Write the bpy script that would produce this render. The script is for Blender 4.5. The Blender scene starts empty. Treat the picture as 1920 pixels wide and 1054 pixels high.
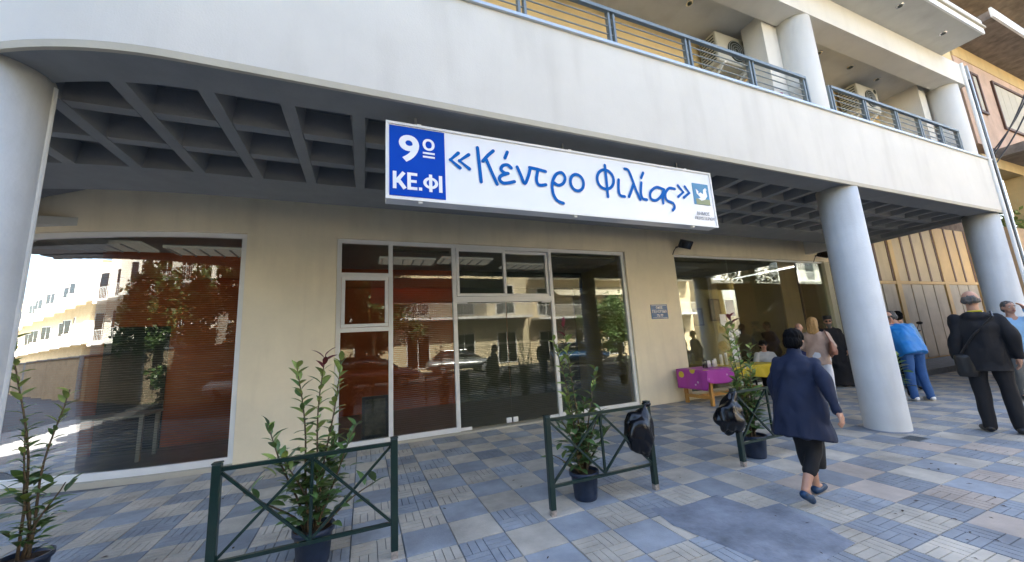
import bpy, bmesh, math, random
import numpy as np
from mathutils import Vector, Matrix, noise as mnoise
R = math.radians
random.seed(7)
SC = bpy.context.scene
COL = SC.collection

# ------------------------------------------------------------------ camera, sky, sun, exposure
F_PX, W_PX, H_PX = 685.5, 1920, 1054
CAM_H = 1.5
YAW, PITCH, ROLL = R(22.332), R(9.665), R(-3.3654)
fwd = Vector((math.sin(YAW)*math.cos(PITCH), math.cos(YAW)*math.cos(PITCH), math.sin(PITCH)))
r0 = Vector((math.cos(YAW), -math.sin(YAW), 0)); u0 = r0.cross(fwd)
right = math.cos(ROLL)*r0 + math.sin(ROLL)*u0
up = -math.sin(ROLL)*r0 + math.cos(ROLL)*u0
cd = bpy.data.cameras.new('camera'); cam = bpy.data.objects.new('camera', cd); COL.objects.link(cam)
cd.sensor_fit = 'HORIZONTAL'; cd.sensor_width = 36.0; cd.lens = 36.0*F_PX/W_PX
cd.clip_start = 0.05; cd.clip_end = 2000
cam.matrix_world = Matrix(((right.x, up.x, -fwd.x, 0), (right.y, up.y, -fwd.y, 0), (right.z, up.z, -fwd.z, CAM_H), (0, 0, 0, 1)))
SC.camera = cam

SUN_EL, SUN_AZ = R(48), R(18)          # sun stands behind the building (azimuth from +Y towards +X)
world = bpy.data.worlds.new('World'); SC.world = world; world.use_nodes = True
wn = world.node_tree.nodes; wl = world.node_tree.links
bg = wn['Background']; sky = wn.new('ShaderNodeTexSky'); sky.sky_type = 'NISHITA'; sky.sun_disc = False
sky.sun_elevation = SUN_EL; sky.sun_rotation = SUN_AZ
sky.air_density = 1.0; sky.dust_density = 4.0; sky.ozone_density = 1.0
bg.inputs['Strength'].default_value = 0.14
wl.new(sky.outputs[0], bg.inputs['Color'])
sd = bpy.data.lights.new('sun', 'SUN'); sun = bpy.data.objects.new('sun', sd); COL.objects.link(sun)
sd.energy = 5.0; sd.angle = R(0.5); sd.color = (1.0, 0.93, 0.82)
svec = Vector((math.sin(SUN_AZ)*math.cos(SUN_EL), math.cos(SUN_AZ)*math.cos(SUN_EL), math.sin(SUN_EL)))
sun.rotation_euler = (-svec).to_track_quat('-Z', 'Y').to_euler()
sun.location = (0, 30, 30)
SC.view_settings.view_transform = 'Standard'; SC.view_settings.look = 'None'
SC.view_settings.gamma = 1.0; SC.view_settings.use_curve_mapping = False
SC.view_settings.exposure = 2.65

# photo pixel -> ground / plane (a pixel gives a direction, the plane gives the distance)
def pdir(x, y): return (x-W_PX/2)/F_PX*right - (y-H_PX/2)/F_PX*up + fwd
def ground(x, y, z=0.0):
    d = pdir(x, y); t = (z-CAM_H)/d.z; return Vector((0, 0, CAM_H)) + t*d
def project(p):
    q = Vector(p) - Vector((0, 0, CAM_H)); z = q.dot(fwd)
    return (W_PX/2+F_PX*q.dot(right)/z, H_PX/2-F_PX*q.dot(up)/z, z)

# ------------------------------------------------------------------ materials
MATS = {}
def mat(name, col, rough=0.7, metal=0.0, var=0.12, scale=3.0, bump=0.0, bscale=60.0, spec=0.5, stains=0.0, rnd=0.0, coat=0.0):
    if name in MATS: return MATS[name]
    m = bpy.data.materials.new(name); m.use_nodes = True; MATS[name] = m
    n = m.node_tree.nodes; l = m.node_tree.links; b = n['Principled BSDF']
    b.inputs['Roughness'].default_value = rough; b.inputs['Metallic'].default_value = metal
    b.inputs['Specular IOR Level'].default_value = spec; b.inputs['Coat Weight'].default_value = coat
    geo = n.new('ShaderNodeNewGeometry')
    tex = n.new('ShaderNodeTexNoise'); tex.inputs['Scale'].default_value = scale; tex.inputs['Detail'].default_value = 8
    tex.inputs['Roughness'].default_value = 0.65
    l.new(geo.outputs['Position'], tex.inputs['Vector'])
    ramp = n.new('ShaderNodeMapRange'); ramp.inputs[1].default_value = 0.3; ramp.inputs[2].default_value = 0.7
    ramp.inputs[3].default_value = 1-var; ramp.inputs[4].default_value = 1+var*0.6
    l.new(tex.outputs['Fac'], ramp.inputs[0])
    mul = n.new('ShaderNodeMix'); mul.data_type = 'RGBA'; mul.blend_type = 'MULTIPLY'; mul.inputs[0].default_value = 1
    mul.inputs[6].default_value = (*col, 1); l.new(ramp.outputs[0], mul.inputs[7])
    out = mul.outputs[2]
    if rnd:
        oi = n.new('ShaderNodeObjectInfo'); mr = n.new('ShaderNodeMapRange')
        mr.inputs[3].default_value = 1-rnd; mr.inputs[4].default_value = 1+rnd
        l.new(oi.outputs['Random'], mr.inputs[0])
        m2 = n.new('ShaderNodeMix'); m2.data_type = 'RGBA'; m2.blend_type = 'MULTIPLY'; m2.inputs[0].default_value = 1
        l.new(out, m2.inputs[6]); l.new(mr.outputs[0], m2.inputs[7]); out = m2.outputs[2]
    if stains:
        mp = n.new('ShaderNodeMapping'); mp.inputs['Scale'].default_value = (2.2, 2.2, 0.35)
        l.new(geo.outputs['Position'], mp.inputs['Vector'])
        t2 = n.new('ShaderNodeTexNoise'); t2.inputs['Scale'].default_value = 1.6; t2.inputs['Detail'].default_value = 10
        l.new(mp.outputs[0], t2.inputs['Vector'])
        r2 = n.new('ShaderNodeMapRange'); r2.inputs[1].default_value = 0.5; r2.inputs[2].default_value = 0.78
        r2.inputs[3].default_value = 0; r2.inputs[4].default_value = stains; l.new(t2.outputs['Fac'], r2.inputs[0])
        m3 = n.new('ShaderNodeMix'); m3.data_type = 'RGBA'
        l.new(r2.outputs[0], m3.inputs[0]); l.new(out, m3.inputs[6])
        m3.inputs[7].default_value = (col[0]*0.45, col[1]*0.42, col[2]*0.38, 1); out = m3.outputs[2]
    l.new(out, b.inputs['Base Color'])
    if bump:
        tb = n.new('ShaderNodeTexNoise'); tb.inputs['Scale'].default_value = bscale; tb.inputs['Detail'].default_value = 5
        l.new(geo.outputs['Position'], tb.inputs['Vector'])
        bp = n.new('ShaderNodeBump'); bp.inputs['Strength'].default_value = bump; bp.inputs['Distance'].default_value = 0.02
        l.new(tb.outputs['Fac'], bp.inputs['Height']); l.new(bp.outputs[0], b.inputs['Normal'])
    return m

def glass(name, tint=(0.86, 0.88, 0.86), ior=1.5, boost=0.85):
    if name in MATS: return MATS[name]
    m = bpy.data.materials.new(name); m.use_nodes = True; MATS[name] = m
    n = m.node_tree.nodes; l = m.node_tree.links; n.remove(n['Principled BSDF']); o = n['Material Output']
    t = n.new('ShaderNodeBsdfTransparent'); t.inputs[0].default_value = (*tint, 1)
    g = n.new('ShaderNodeBsdfGlossy'); g.inputs['Roughness'].default_value = 0.0; g.inputs[0].default_value = (0.95, 0.97, 0.95, 1)
    tn = n.new('ShaderNodeTexNoise'); tn.inputs['Scale'].default_value = 0.9
    bp = n.new('ShaderNodeBump'); bp.inputs['Strength'].default_value = 0.02; bp.inputs['Distance'].default_value = 0.05
    ge = n.new('ShaderNodeNewGeometry'); l.new(ge.outputs['Position'], tn.inputs['Vector'])
    l.new(tn.outputs['Fac'], bp.inputs['Height']); l.new(bp.outputs[0], g.inputs['Normal'])
    f = n.new('ShaderNodeFresnel'); f.inputs[0].default_value = ior
    k = n.new('ShaderNodeMath'); k.operation = 'MULTIPLY'; k.inputs[1].default_value = boost; k.use_clamp = True
    l.new(f.outputs[0], k.inputs[0])
    mx = n.new('ShaderNodeMixShader'); l.new(k.outputs[0], mx.inputs[0]); l.new(t.outputs[0], mx.inputs[1]); l.new(g.outputs[0], mx.inputs[2])
    l.new(mx.outputs[0], o.inputs[0]); return m

M_fascia = mat('white_render', (0.68, 0.655, 0.60), 0.85, var=0.06, scale=1.2, bump=0.1, bscale=90, stains=0.17)
M_lip = mat('beige_render', (0.50, 0.46, 0.37), 0.85, var=0.08, bump=0.05)
M_column = mat('column_paint', (0.60, 0.615, 0.61), 0.65, var=0.08, scale=2.5, bump=0.12, bscale=45, stains=0.35)
M_wall = mat('cream_render', (0.83, 0.74, 0.55), 0.85, var=0.08, scale=1.5, bump=0.14, bscale=90, stains=0.24)
M_yellow = mat('yellow_render', (0.66, 0.50, 0.26), 0.85, var=0.08, bump=0.08, bscale=90, stains=0.1)
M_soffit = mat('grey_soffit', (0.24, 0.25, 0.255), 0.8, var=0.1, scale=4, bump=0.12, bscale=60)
M_coffer_shade = mat('coffer_shade_grey', (0.11, 0.12, 0.13), 0.8, var=0.15, scale=3, bump=0.1)  # recess shade put into the colour, darker than the soffit grey
M_balcony_ceiling = mat('balcony_ceiling', (0.55, 0.55, 0.52), 0.85, var=0.08, stains=0.25)
M_alu = mat('white_aluminium', (0.78, 0.78, 0.76), 0.4, var=0.04)
M_rail = mat('grey_railing', (0.20, 0.235, 0.25), 0.45, 0.3, var=0.1)
M_coping = mat('metal_coping', (0.50, 0.54, 0.58), 0.4, 0.6, var=0.08)
M_glass = glass('window_glass')
M_glass_far = glass('far_glass', (0.2, 0.22, 0.24), 1.5, 2.0)
M_ochre0 = mat('plain_ochre', (.5, .42, .3), .9, var=.1, stains=.2)
M_blind = mat('blind_slat', (0.26, 0.26, 0.22), 0.5, var=0.05)
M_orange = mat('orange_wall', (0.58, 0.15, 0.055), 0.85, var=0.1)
M_orange_dim = mat('orange_wall_dimmed', (0.24, 0.065, 0.028), 0.85, var=0.12)  # same orange wall, darkened to offset the light near the window
M_olive = mat('olive_wall', (0.66, 0.56, 0.26), 0.85, var=0.08)
M_inner_floor = mat('inner_floor', (0.32, 0.29, 0.26), 0.35, var=0.2)
M_inner_ceiling = mat('inner_ceiling', (0.55, 0.55, 0.5), 0.9, var=0.05)
M_dark = mat('dark_door', (0.02, 0.03, 0.025), 0.5)
M_black = mat('black_plastic', (0.012, 0.012, 0.013), 0.4)
M_chrome = mat('chrome', (0.6, 0.6, 0.6), 0.2, 1.0)
M_signwhite = mat('sign_white', (0.85, 0.86, 0.88), 0.25, var=0.02)
M_signblue = mat('sign_blue', (0.0, 0.06, 0.46), 0.55, var=0.03, spec=.12)
M_signtext = mat('sign_lettering', (0.0, 0.12, 0.46), 0.55, var=0.05, spec=.12)
M_green = mat('green_paint', (0.003, 0.022, 0.017), 0.35, var=0.25, scale=14, coat=0.3)
M_rust = mat('rusty_foot', (0.35, 0.30, 0.26), 0.8, var=0.5, scale=40)
M_wood = mat('pine_wood', (0.55, 0.27, 0.06), 0.55, var=0.25, scale=9)
M_asphalt = mat('asphalt', (0.055, 0.056, 0.06), 0.9, var=0.3, scale=5, bump=0.5, bscale=120)
M_kerb = mat('kerb_stone', (0.20, 0.22, 0.24), 0.85, var=0.3, scale=9, bump=0.3)
M_cement = mat('cement', (0.25, 0.275, 0.32), 0.85, var=0.5, scale=2.6, bump=0.35, bscale=45, stains=0.3)
M_grout = mat('grout', (0.17, 0.17, 0.175), 0.95, var=0.3, scale=6)
M_tblue = mat('tile_blue', (0.32, 0.345, 0.375), 0.75, var=0.32, scale=2.3, bump=0.25, bscale=80, rnd=0.16, stains=0.3)
M_tbeige = mat('tile_beige', (0.53, 0.48, 0.40), 0.75, var=0.34, scale=2.3, bump=0.25, bscale=80, rnd=0.10, stains=0.3)
M_tpink = mat('tile_rose', (0.52, 0.44, 0.37), 0.75, var=0.25, scale=2.3, bump=0.25, bscale=80, rnd=0.08, stains=0.3)
M_pot = mat('pot_plastic', (0.022, 0.035, 0.07), 0.45, var=0.3, scale=20)
M_soil = mat('soil', (0.06, 0.035, 0.02), 0.95, var=0.5, scale=60, bump=0.8)
M_stem = mat('stem', (0.13, 0.09, 0.05), 0.8, var=0.3, scale=40)
def leafmat(name, col):
    m = mat(name, col, 0.38, var=0.25, scale=18, rnd=0.3)
    b = m.node_tree.nodes['Principled BSDF']; b.inputs['Transmission Weight'].default_value = 0.0
    b.inputs['Subsurface Weight'].default_value = 0.0
    return m
M_leaf = leafmat('leaf_green', (0.10, 0.175, 0.05)); M_leafy = leafmat('leaf_young', (0.26, 0.33, 0.08)); M_leafr = leafmat('leaf_red', (0.17, 0.03, 0.035))
M_bag = mat('black_bin_bag', (0.004, 0.004, 0.006), 0.25, var=0.1)
M_plate = mat('enamel_blue', (0.015, 0.09, 0.26), 0.25, var=0.1)
M_white = mat('white_plain', (0.8, 0.8, 0.78), 0.5, var=0.04)
M_paper = mat('paper_cup', (0.82, 0.80, 0.76), 0.6, var=0.03)
M_skin = mat('skin', (0.50, 0.27, 0.18), 0.5, var=0.08, scale=12)
M_silver = mat('silver_paint', (0.45, 0.47, 0.48), 0.3, 0.5, var=0.03, coat=0.5)

# ------------------------------------------------------------------ mesh helpers
class MB:
    def __init__(s): s.v = []; s.f = []
    def add(s, vs, fs):
        o = len(s.v); s.v += [tuple(v) for v in vs]; s.f += [tuple(i+o for i in f) for f in fs]; return s
    def box(s, lo, hi):
        x0, y0, z0 = lo; x1, y1, z1 = hi
        return s.add([(x0,y0,z0),(x1,y0,z0),(x1,y1,z0),(x0,y1,z0),(x0,y0,z1),(x1,y0,z1),(x1,y1,z1),(x0,y1,z1)],
                     [(0,3,2,1),(4,5,6,7),(0,1,5,4),(1,2,6,5),(2,3,7,6),(3,0,4,7)])
    def bar(s, a, b, w, h=None):
        a = Vector(a); b = Vector(b); h = h or w; d = (b-a).normalized()
        x = d.cross(Vector((0,0,1))); x = x.normalized() if x.length > 1e-4 else Vector((1,0,0)); y = x.cross(d).normalized()
        c = [x*w/2+y*h/2, -x*w/2+y*h/2, -x*w/2-y*h/2, x*w/2-y*h/2]
        return s.add([a+k for k in c]+[b+k for k in c], [(3,2,1,0),(4,5,6,7),(0,1,5,4),(1,2,6,5),(2,3,7,6),(3,0,4,7)])
    def tube(s, pts, rad, n=8):
        pts = [Vector(p) for p in pts]; m = len(pts); rad = rad if isinstance(rad, (list, tuple)) else [rad]*m
        o = len(s.v); prev = None
        for i, p in enumerate(pts):
            d = (pts[min(i+1, m-1)]-pts[max(i-1, 0)]).normalized()
            if prev is None:
                x = d.cross(Vector((0,0,1))); x = x.normalized() if x.length > 1e-3 else Vector((1,0,0))
            else: x = (prev-d*prev.dot(d)).normalized()
            prev = x; y = d.cross(x)
            for k in range(n):
                a = 2*math.pi*k/n; s.v.append(tuple(p+(x*math.cos(a)+y*math.sin(a))*rad[i]))
        for i in range(m-1):
            for k in range(n):
                k2 = (k+1) % n; s.f.append((o+i*n+k, o+i*n+k2, o+(i+1)*n+k2, o+(i+1)*n+k))
        s.f.append(tuple(o+k for k in reversed(range(n)))); s.f.append(tuple(o+(m-1)*n+k for k in range(n)))
        return s
    def lathe(s, prof, c=(0,0,0), n=24, M=None):
        o = len(s.v); M = M or Matrix(); c = Vector(c)
        for r, z in prof:
            for k in range(n):
                a = 2*math.pi*k/n; s.v.append(tuple(c+M@Vector((r*math.cos(a), r*math.sin(a), z))))
        for i in range(len(prof)-1):
            for k in range(n):
                k2 = (k+1) % n; s.f.append((o+i*n+k, o+i*n+k2, o+(i+1)*n+k2, o+(i+1)*n+k))
        s.f.append(tuple(o+k for k in reversed(range(n)))); s.f.append(tuple(o+(len(prof)-1)*n+k for k in range(n)))
        return s
    def loft(s, rings, M=None, n=20):      # rings: (z, cx, cy, rx, ry)
        o = len(s.v); M = M or Matrix()
        for z, cx, cy, rx, ry in rings:
            for k in range(n):
                a = 2*math.pi*k/n; s.v.append(tuple(M@Vector((cx+rx*math.cos(a), cy+ry*math.sin(a), z))))
        for i in range(len(rings)-1):
            for k in range(n):
                k2 = (k+1) % n; s.f.append((o+i*n+k, o+i*n+k2, o+(i+1)*n+k2, o+(i+1)*n+k))
        s.f.append(tuple(o+k for k in reversed(range(n)))); s.f.append(tuple(o+(len(rings)-1)*n+k for k in range(n)))
        return s
    def cone(s, p0, r0_, p1, r1_, n=12):   # rounded cone
        p0 = Vector(p0); p1 = Vector(p1); d = (p1-p0).normalized() if (p1-p0).length > 1e-6 else Vector((0,0,1))
        P = []; A = []
        for a in (80, 50, 20): P.append(p0-d*r0_*math.sin(R(a))); A.append(r0_*math.cos(R(a)))
        P.append(p0); A.append(r0_); P.append(p1); A.append(r1_)
        for a in (20, 50, 80): P.append(p1+d*r1_*math.sin(R(a))); A.append(r1_*math.cos(R(a)))
        return s.tube(P, A, n)
    def ell(s, c, rad, M=None, n=16):
        M = M or Matrix(); pr = []
        for i in range(9):
            a = -math.pi/2+math.pi*(i+0.15)/8.3; pr.append((math.cos(a), math.sin(a)))
        o = len(s.v); m = len(pr)
        for r_, z in pr:
            for k in range(n):
                a = 2*math.pi*k/n
                s.v.append(tuple(M@Vector((c[0]+rad[0]*r_*math.cos(a), c[1]+rad[1]*r_*math.sin(a), c[2]+rad[2]*z))))
        for i in range(m-1):
            for k in range(n):
                k2 = (k+1) % n; s.f.append((o+i*n+k, o+i*n+k2, o+(i+1)*n+k2, o+(i+1)*n+k))
        s.f.append(tuple(o+k for k in reversed(range(n)))); s.f.append(tuple(o+(m-1)*n+k for k in range(n)))
        return s
    def mesh(s, name, m, smooth=False):
        me = bpy.data.meshes.new(name); me.from_pydata(s.v, [], s.f); me.update()
        if m: me.materials.append(m)
        if smooth:
            for p in me.polygons: p.use_smooth = True
        return me
    def build(s, name, m, parent=None, smooth=False, world=True):
        me = s.mesh(name, m, smooth); o = bpy.data.objects.new(name, me); COL.objects.link(o)
        if parent is not None:
            o.parent = parent
            if world:
                off = Vector((0,0,0)); q = parent
                while q is not None: off += q.location; q = q.parent
                me.transform(Matrix.Translation(-off))
        return o
def wloc(o):
    off = Vector((0,0,0))
    while o is not None: off += o.location; o = o.parent
    return off
def empty(name, loc, rz=0.0):
    o = bpy.data.objects.new(name, None); COL.objects.link(o); o.location = loc; o.rotation_euler = (0,0,rz); o.empty_display_size = 0.2
    return o
def tag(o, label=None, cat=None, group=None, kind=None):
    if label: o['label'] = label
    if cat: o['category'] = cat
    if group: o['group'] = group
    if kind: o['kind'] = kind
    return o
def inst(name, me, parent, loc, rot=None, scale=None):
    o = bpy.data.objects.new(name, me); COL.objects.link(o); o.parent = parent; o.location = loc
    if rot is not None: o.rotation_euler = rot
    if scale is not None: o.scale = scale
    return o
def bevel_mod(o, w=0.006, seg=2):
    b = o.modifiers.new('bevel', 'BEVEL'); b.width = w; b.segments = seg; b.limit_method = 'ANGLE'; return o
TMPS = bpy.data.scenes.new('workshop')
def evaluated(o):                       # evaluate one object in a scratch scene of its own (fast)
    TMPS.collection.objects.link(o); vl = TMPS.view_layers[0]; vl.update()
    res = bpy.data.meshes.new_from_object(o.evaluated_get(vl.depsgraph))
    bpy.data.objects.remove(o); return res
def remesh(mb, voxel, smooth_it=4, fold=0.0, fscale=(9, 9, 4), seed=0, crumple=0.0):
    me = mb.mesh('tmp', None); o = bpy.data.objects.new('tmp', me)
    md = o.modifiers.new('r', 'REMESH'); md.mode = 'VOXEL'; md.voxel_size = voxel
    if smooth_it:
        sm = o.modifiers.new('s', 'SMOOTH'); sm.factor = 0.5; sm.iterations = smooth_it
    res = evaluated(o); bpy.data.meshes.remove(me)
    if fold or crumple:
        nv = len(res.vertices); co = np.empty(nv*3, np.float32); no = np.empty(nv*3, np.float32)
        res.vertices.foreach_get('co', co); res.vertices.foreach_get('normal', no); co = co.reshape(-1, 3); no = no.reshape(-1, 3)
        d = np.zeros(nv, np.float32)
        for i, (x, y, z) in enumerate(co.tolist()):
            if fold: d[i] += fold*mnoise.noise((x*fscale[0]+seed, y*fscale[1], z*fscale[2]))
            if crumple: d[i] += crumple*(abs(mnoise.noise((x*8+seed, y*8, z*5)))-0.25)
        res.vertices.foreach_set('co', (co+no*d[:, None]).ravel()); res.update()
    for p in res.polygons: p.use_smooth = True
    return res
def link_mesh(name, me, m, parent):
    me.materials.clear(); me.materials.append(m); me.name = name
    o = bpy.data.objects.new(name, me); COL.objects.link(o); o.parent = parent; return o
def text(body, size, m, name, parent, M, extrude=0.0012, align='CENTER', offset=0.0, fit=None):
    c = bpy.data.curves.new(name, 'FONT'); c.body = body; c.size = size; c.extrude = extrude; c.align_x = align; c.align_y = 'CENTER'
    c.offset = offset; c.resolution_u = 6
    me = evaluated(bpy.data.objects.new('tmp', c)); bpy.data.curves.remove(c)
    if fit:
        xs_ = [v.co.x for v in me.vertices]; ys_ = [v.co.y for v in me.vertices]
        me.transform(Matrix.Diagonal((fit[0]/(max(xs_)-min(xs_)), fit[1]/(max(ys_)-min(ys_)), 1, 1)) @ Matrix.Translation((-(max(xs_)+min(xs_))/2, -(max(ys_)+min(ys_))/2, 0)))
    me.transform(M)
    if parent: me.transform(Matrix.Translation(-wloc(parent)))
    return link_mesh(name, me, m, parent)

# ------------------------------------------------------------------ setting: ground, kerb, pavement
def sheet(name, lo, hi, z, m):
    o = MB().add([(lo[0],lo[1],z),(hi[0],lo[1],z),(hi[0],hi[1],z),(lo[0],hi[1],z)], [(0,1,2,3)]).build(name, m); return tag(o, kind='structure')
sheet('road', (-600,-600), (600,600), -0.14, M_asphalt)
KY = 1.15
kerb = tag(empty('kerb', (0, KY, -0.14)), kind='structure')
for i in range(-8, 24):
    bevel_mod(MB().box((i+0.004, KY-0.15, -0.16), (i+0.996, KY, 0.0)).build('kerb_stone', M_kerb, kerb), 0.012)
pav = tag(empty('pavement', (0, 0, 0)), kind='structure')
MB().box((-12, KY, -0.2), (40, 6.9, -0.012)).build('bedding', M_grout, pav)
T = 0.385; TX0, TY0 = 1.075, 3.09
tile_me = {}
def tile_mesh(m, flip):
    b = MB(); g = 0.0035; q = T/2-0.002; w = (q)/3
    if flip == 2:          # worn slab, relief nearly gone
        e = T/2-.002; f_ = e-.003
        return b.add([(-e,-e,-.011),(e,-e,-.011),(e,e,-.011),(-e,e,-.011),(-f_,-f_,0),(f_,-f_,0),(f_,f_,0),(-f_,f_,0),(-f_*.3,-f_*.1,.0006)],
                     [(0,1,5,4),(1,2,6,5),(2,3,7,6),(3,0,4,7),(4,5,8),(5,6,8),(6,7,8),(7,4,8)]).mesh('tile', m)
    for ix in (0, 1):
        for iy in (0, 1):
            hor = (ix+iy+flip) % 2
            for k in range(3):
                x0 = -T/2+0.002+ix*q; y0 = -T/2+0.002+iy*q
                if hor: lo = (x0, y0+k*w); hi = (x0+q, y0+(k+1)*w)
                else: lo = (x0+k*w, y0); hi = (x0+(k+1)*w, y0+q)
                a = g/2; t = g*1.1
                b.add([(lo[0]+a,lo[1]+a,-0.011),(hi[0]-a,lo[1]+a,-0.011),(hi[0]-a,hi[1]-a,-0.011),(lo[0]+a,hi[1]-a,-0.011),
                       (lo[0]+t,lo[1]+t,0),(hi[0]-t,lo[1]+t,0),(hi[0]-t,hi[1]-t,0),(lo[0]+t,hi[1]-t,0)],
                      [(4,5,6,7),(0,1,5,4),(1,2,6,5),(2,3,7,6),(3,0,4,7)])
    return b.mesh('tile', m)
for m in (M_tblue, M_tbeige, M_tpink):
    for fl in (0, 1, 2): tile_me[(m.name, fl)] = tile_mesh(m, fl)
PATCH = [tuple(ground(*p)[:2]) for p in ((1219.6, 954), (1283.7, 948), (1343.5, 928.7), (1420, 954), (1463, 943.7), (1604, 1018.4), (1552.8, 1048), (1480, 1075), (1339, 1016), (1262, 986))]
def inside(p, poly):
    c = False; n = len(poly)
    for i in range(n):
        a, b = poly[i], poly[(i+1) % n]
        if (a[1] > p[1]) != (b[1] > p[1]) and p[0] < (b[0]-a[0])*(p[1]-a[1])/(b[1]-a[1])+a[0]: c = not c
    return c
spots = []
for i in range(-20, 46):
    for j in range(-5, 10):
        x = TX0+(i+0.5)*T; y = TY0+(j+0.5)*T
        if y-T/2 < KY+0.005 or y > 6.5: continue
        odd = (i+j) % 2
        m = M_tbeige if odd else M_tblue
        if odd and x > 3.9 and y < 2.6 and random.random() < 0.55: m = M_tpink
        X, Y, Z = project((x, y, 0)) if (Vector((x,y,0))-Vector((0,0,CAM_H))).dot(fwd) > 0.3 else (-1e4, 0, 1)
        vis = -60 < X < 1980 and 0 < Y < 1110
        spots.append((0 if vis else 1, Z, x, y, m, random.choice((0, 0, 1, 1, 2, 2, 2))))
spots.sort(key=lambda s: (s[0], s[1]))
rest = {}
for k, (nv, Z, x, y, m, fl) in enumerate(spots):
    dz = random.uniform(-0.002, 0.0015); rz = random.choice((0, math.pi/2))+random.uniform(-0.006, 0.006)
    if k < 300:
        inst('tile', tile_me[(m.name, fl)], pav, (x, y, dz), (random.uniform(-.003,.003), random.uniform(-.003,.003), rz))
    else: rest.setdefault(m.name, []).append((x, y, dz, fl))
far = MB(); fm = []
for mn, lst in rest.items():
    for (x, y, dz, fl) in lst:
        me = tile_me[(mn, fl)]; n0 = len(far.f)
        far.add([(v.co.x+x, v.co.y+y, v.co.z+dz) for v in me.vertices], [tuple(p.vertices) for p in me.polygons])
        fm += [list(rest).index(mn)]*(len(far.f)-n0)
fo = far.build('tiles', None, pav); tag(fo, kind='stuff')
for mn in rest: fo.data.materials.append(MATS[mn])
fo.data.polygons.foreach_set('material_index', fm)
# cement patch
cp = MB(); n = len(PATCH); cx = sum(p[0] for p in PATCH)/n; cy = sum(p[1] for p in PATCH)/n
ring = []
for i in range(n):
    a, b = PATCH[i], PATCH[(i+1) % n]
    for t in (0, .25, .5, .75):
        x = a[0]+(b[0]-a[0])*t; y = a[1]+(b[1]-a[1])*t
        k = mnoise.noise(Vector((x*14, y*14, 0)))*0.02; ring.append((x+k, y+k*0.7))
N = len(ring)
cp.add([(x, y, 0.0015) for x, y in ring]+[(cx+(x-cx)*.94, cy+(y-cy)*.94, 0.007) for x, y in ring]+[(cx, cy, 0.009)],
       [(i, (i+1) % N, N+(i+1) % N, N+i) for i in range(N)]+[(N+i, N+(i+1) % N, 2*N) for i in range(N)])
tag(cp.build('cement_patch', M_cement), kind='structure')
tag(MB().box((13.4, 5.25, -0.1), (32, 6.62, 0.15)).build('raised_walkway', M_kerb), kind='structure')

dc = tag(empty('drain_cover', (6.55, 2.72, 0)), 'small square drain cover in the paving at the foot of the middle column', 'drain cover')
bevel_mod(MB().box((6.43, 2.62, -.01), (6.69, 2.82, .004)).build('frame', M_kerb, dc), .002)
for k in range(5): MB().box((6.45+k*.048, 2.64, .0042), (6.475+k*.048, 2.80, .006)).build('grate_bar', M_dark, dc)
lt = MB(); rl = random.Random(9)
for i in range(150):
    x = rl.uniform(-2, 9); y = 1.2+abs(rl.gauss(0, .8)) if rl.random() < .6 else rl.uniform(1.2, 6.4); a = rl.random()*6.28; L_ = rl.uniform(.008, .028); ww = L_*rl.uniform(.25, .5)
    c, s_ = math.cos(a), math.sin(a)
    lt.add([(x-c*L_, y-s_*L_, .006), (x+s_*ww, y-c*ww, .009), (x+c*L_, y+s_*L_, .007), (x-s_*ww, y+c*ww, .010)], [(0, 1, 2, 3)])
tag(lt.build('leaf_litter', M_soil), 'scattered dry leaf scraps lying on the paving', 'litter', kind='stuff')

# ------------------------------------------------------------------ main building
WY = 6.57
def wy(x): return WY + (0.07*(x+1.7)**2 if x < -1.7 else 0)
def fy(x):
    if x >= -1.2: return 2.86
    if x > -2.6: return 2.86+0.24*(x+1.2)**2
    return 2.86+0.24*1.96+0.67*(-2.6-x)
B = tag(empty('building', (4, 6.57, 0)), 'corner building with cream shopfront under a broad white first floor fascia', 'building')
def strip(path, x0, x1, ya, yb, z0, z1):
    n = max(1, int((min(x1, -1.2)-x0)/0.12)) if x0 < -1.2 else 1
    xs = [x0+(min(x1,-1.2)-x0)*i/n for i in range(n+1)] if x0 < -1.2 else [x0]
    if xs[-1] < x1: xs.append(x1)
    b = MB(); vs = []
    for x in xs:
        y = path(x); vs += [(x, y+ya, z0), (x, y+yb, z0), (x, y+yb, z1), (x, y+ya, z1)]
    m = len(xs); fs = [(0,1,2,3), tuple((m-1)*4+k for k in (3,2,1,0))]
    for i in range(m-1):
        for k in range(4):
            k2 = (k+1) % 4; fs.append((i*4+k, (i+1)*4+k, (i+1)*4+k2, i*4+k2))
    return b.add(vs, fs)
XL, XR = -6.5, 13.3
# ground floor wall
strip(wy, XL, XR, 0, 0.3, 3.42, 4.06).build('lintel_wall', M_wall, B)
strip(wy, -1.69, -0.43, 0, 0.3, -0.05, 3.419).build('wall_pier', M_wall, B)
strip(wy, 5.52, 7.0, 0, 0.3, -0.05, 3.419).build('wall_pier', M_wall, B)
strip(wy, XL, -1.692, -0.03, 0.3, -0.05, 0.06).build('plinth', M_lip, B)
strip(wy, -0.428, 5.518, -0.02, 0.3, -0.05, 0.03).build('threshold', M_lip, B)
strip(wy, 7.002, XR, -0.01, 0.3, -0.05, 0.10).build('plinth', M_wall, B)
MB().box((13.05, 6.575, 0.1), (13.3, 9.6, 3.419)).build('corner_wall', M_wall, B)
def window(parts, name='window', label=None):
    w = parts.build(name, M_alu, B); 
    if label: w['label'] = label
    return w
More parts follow.
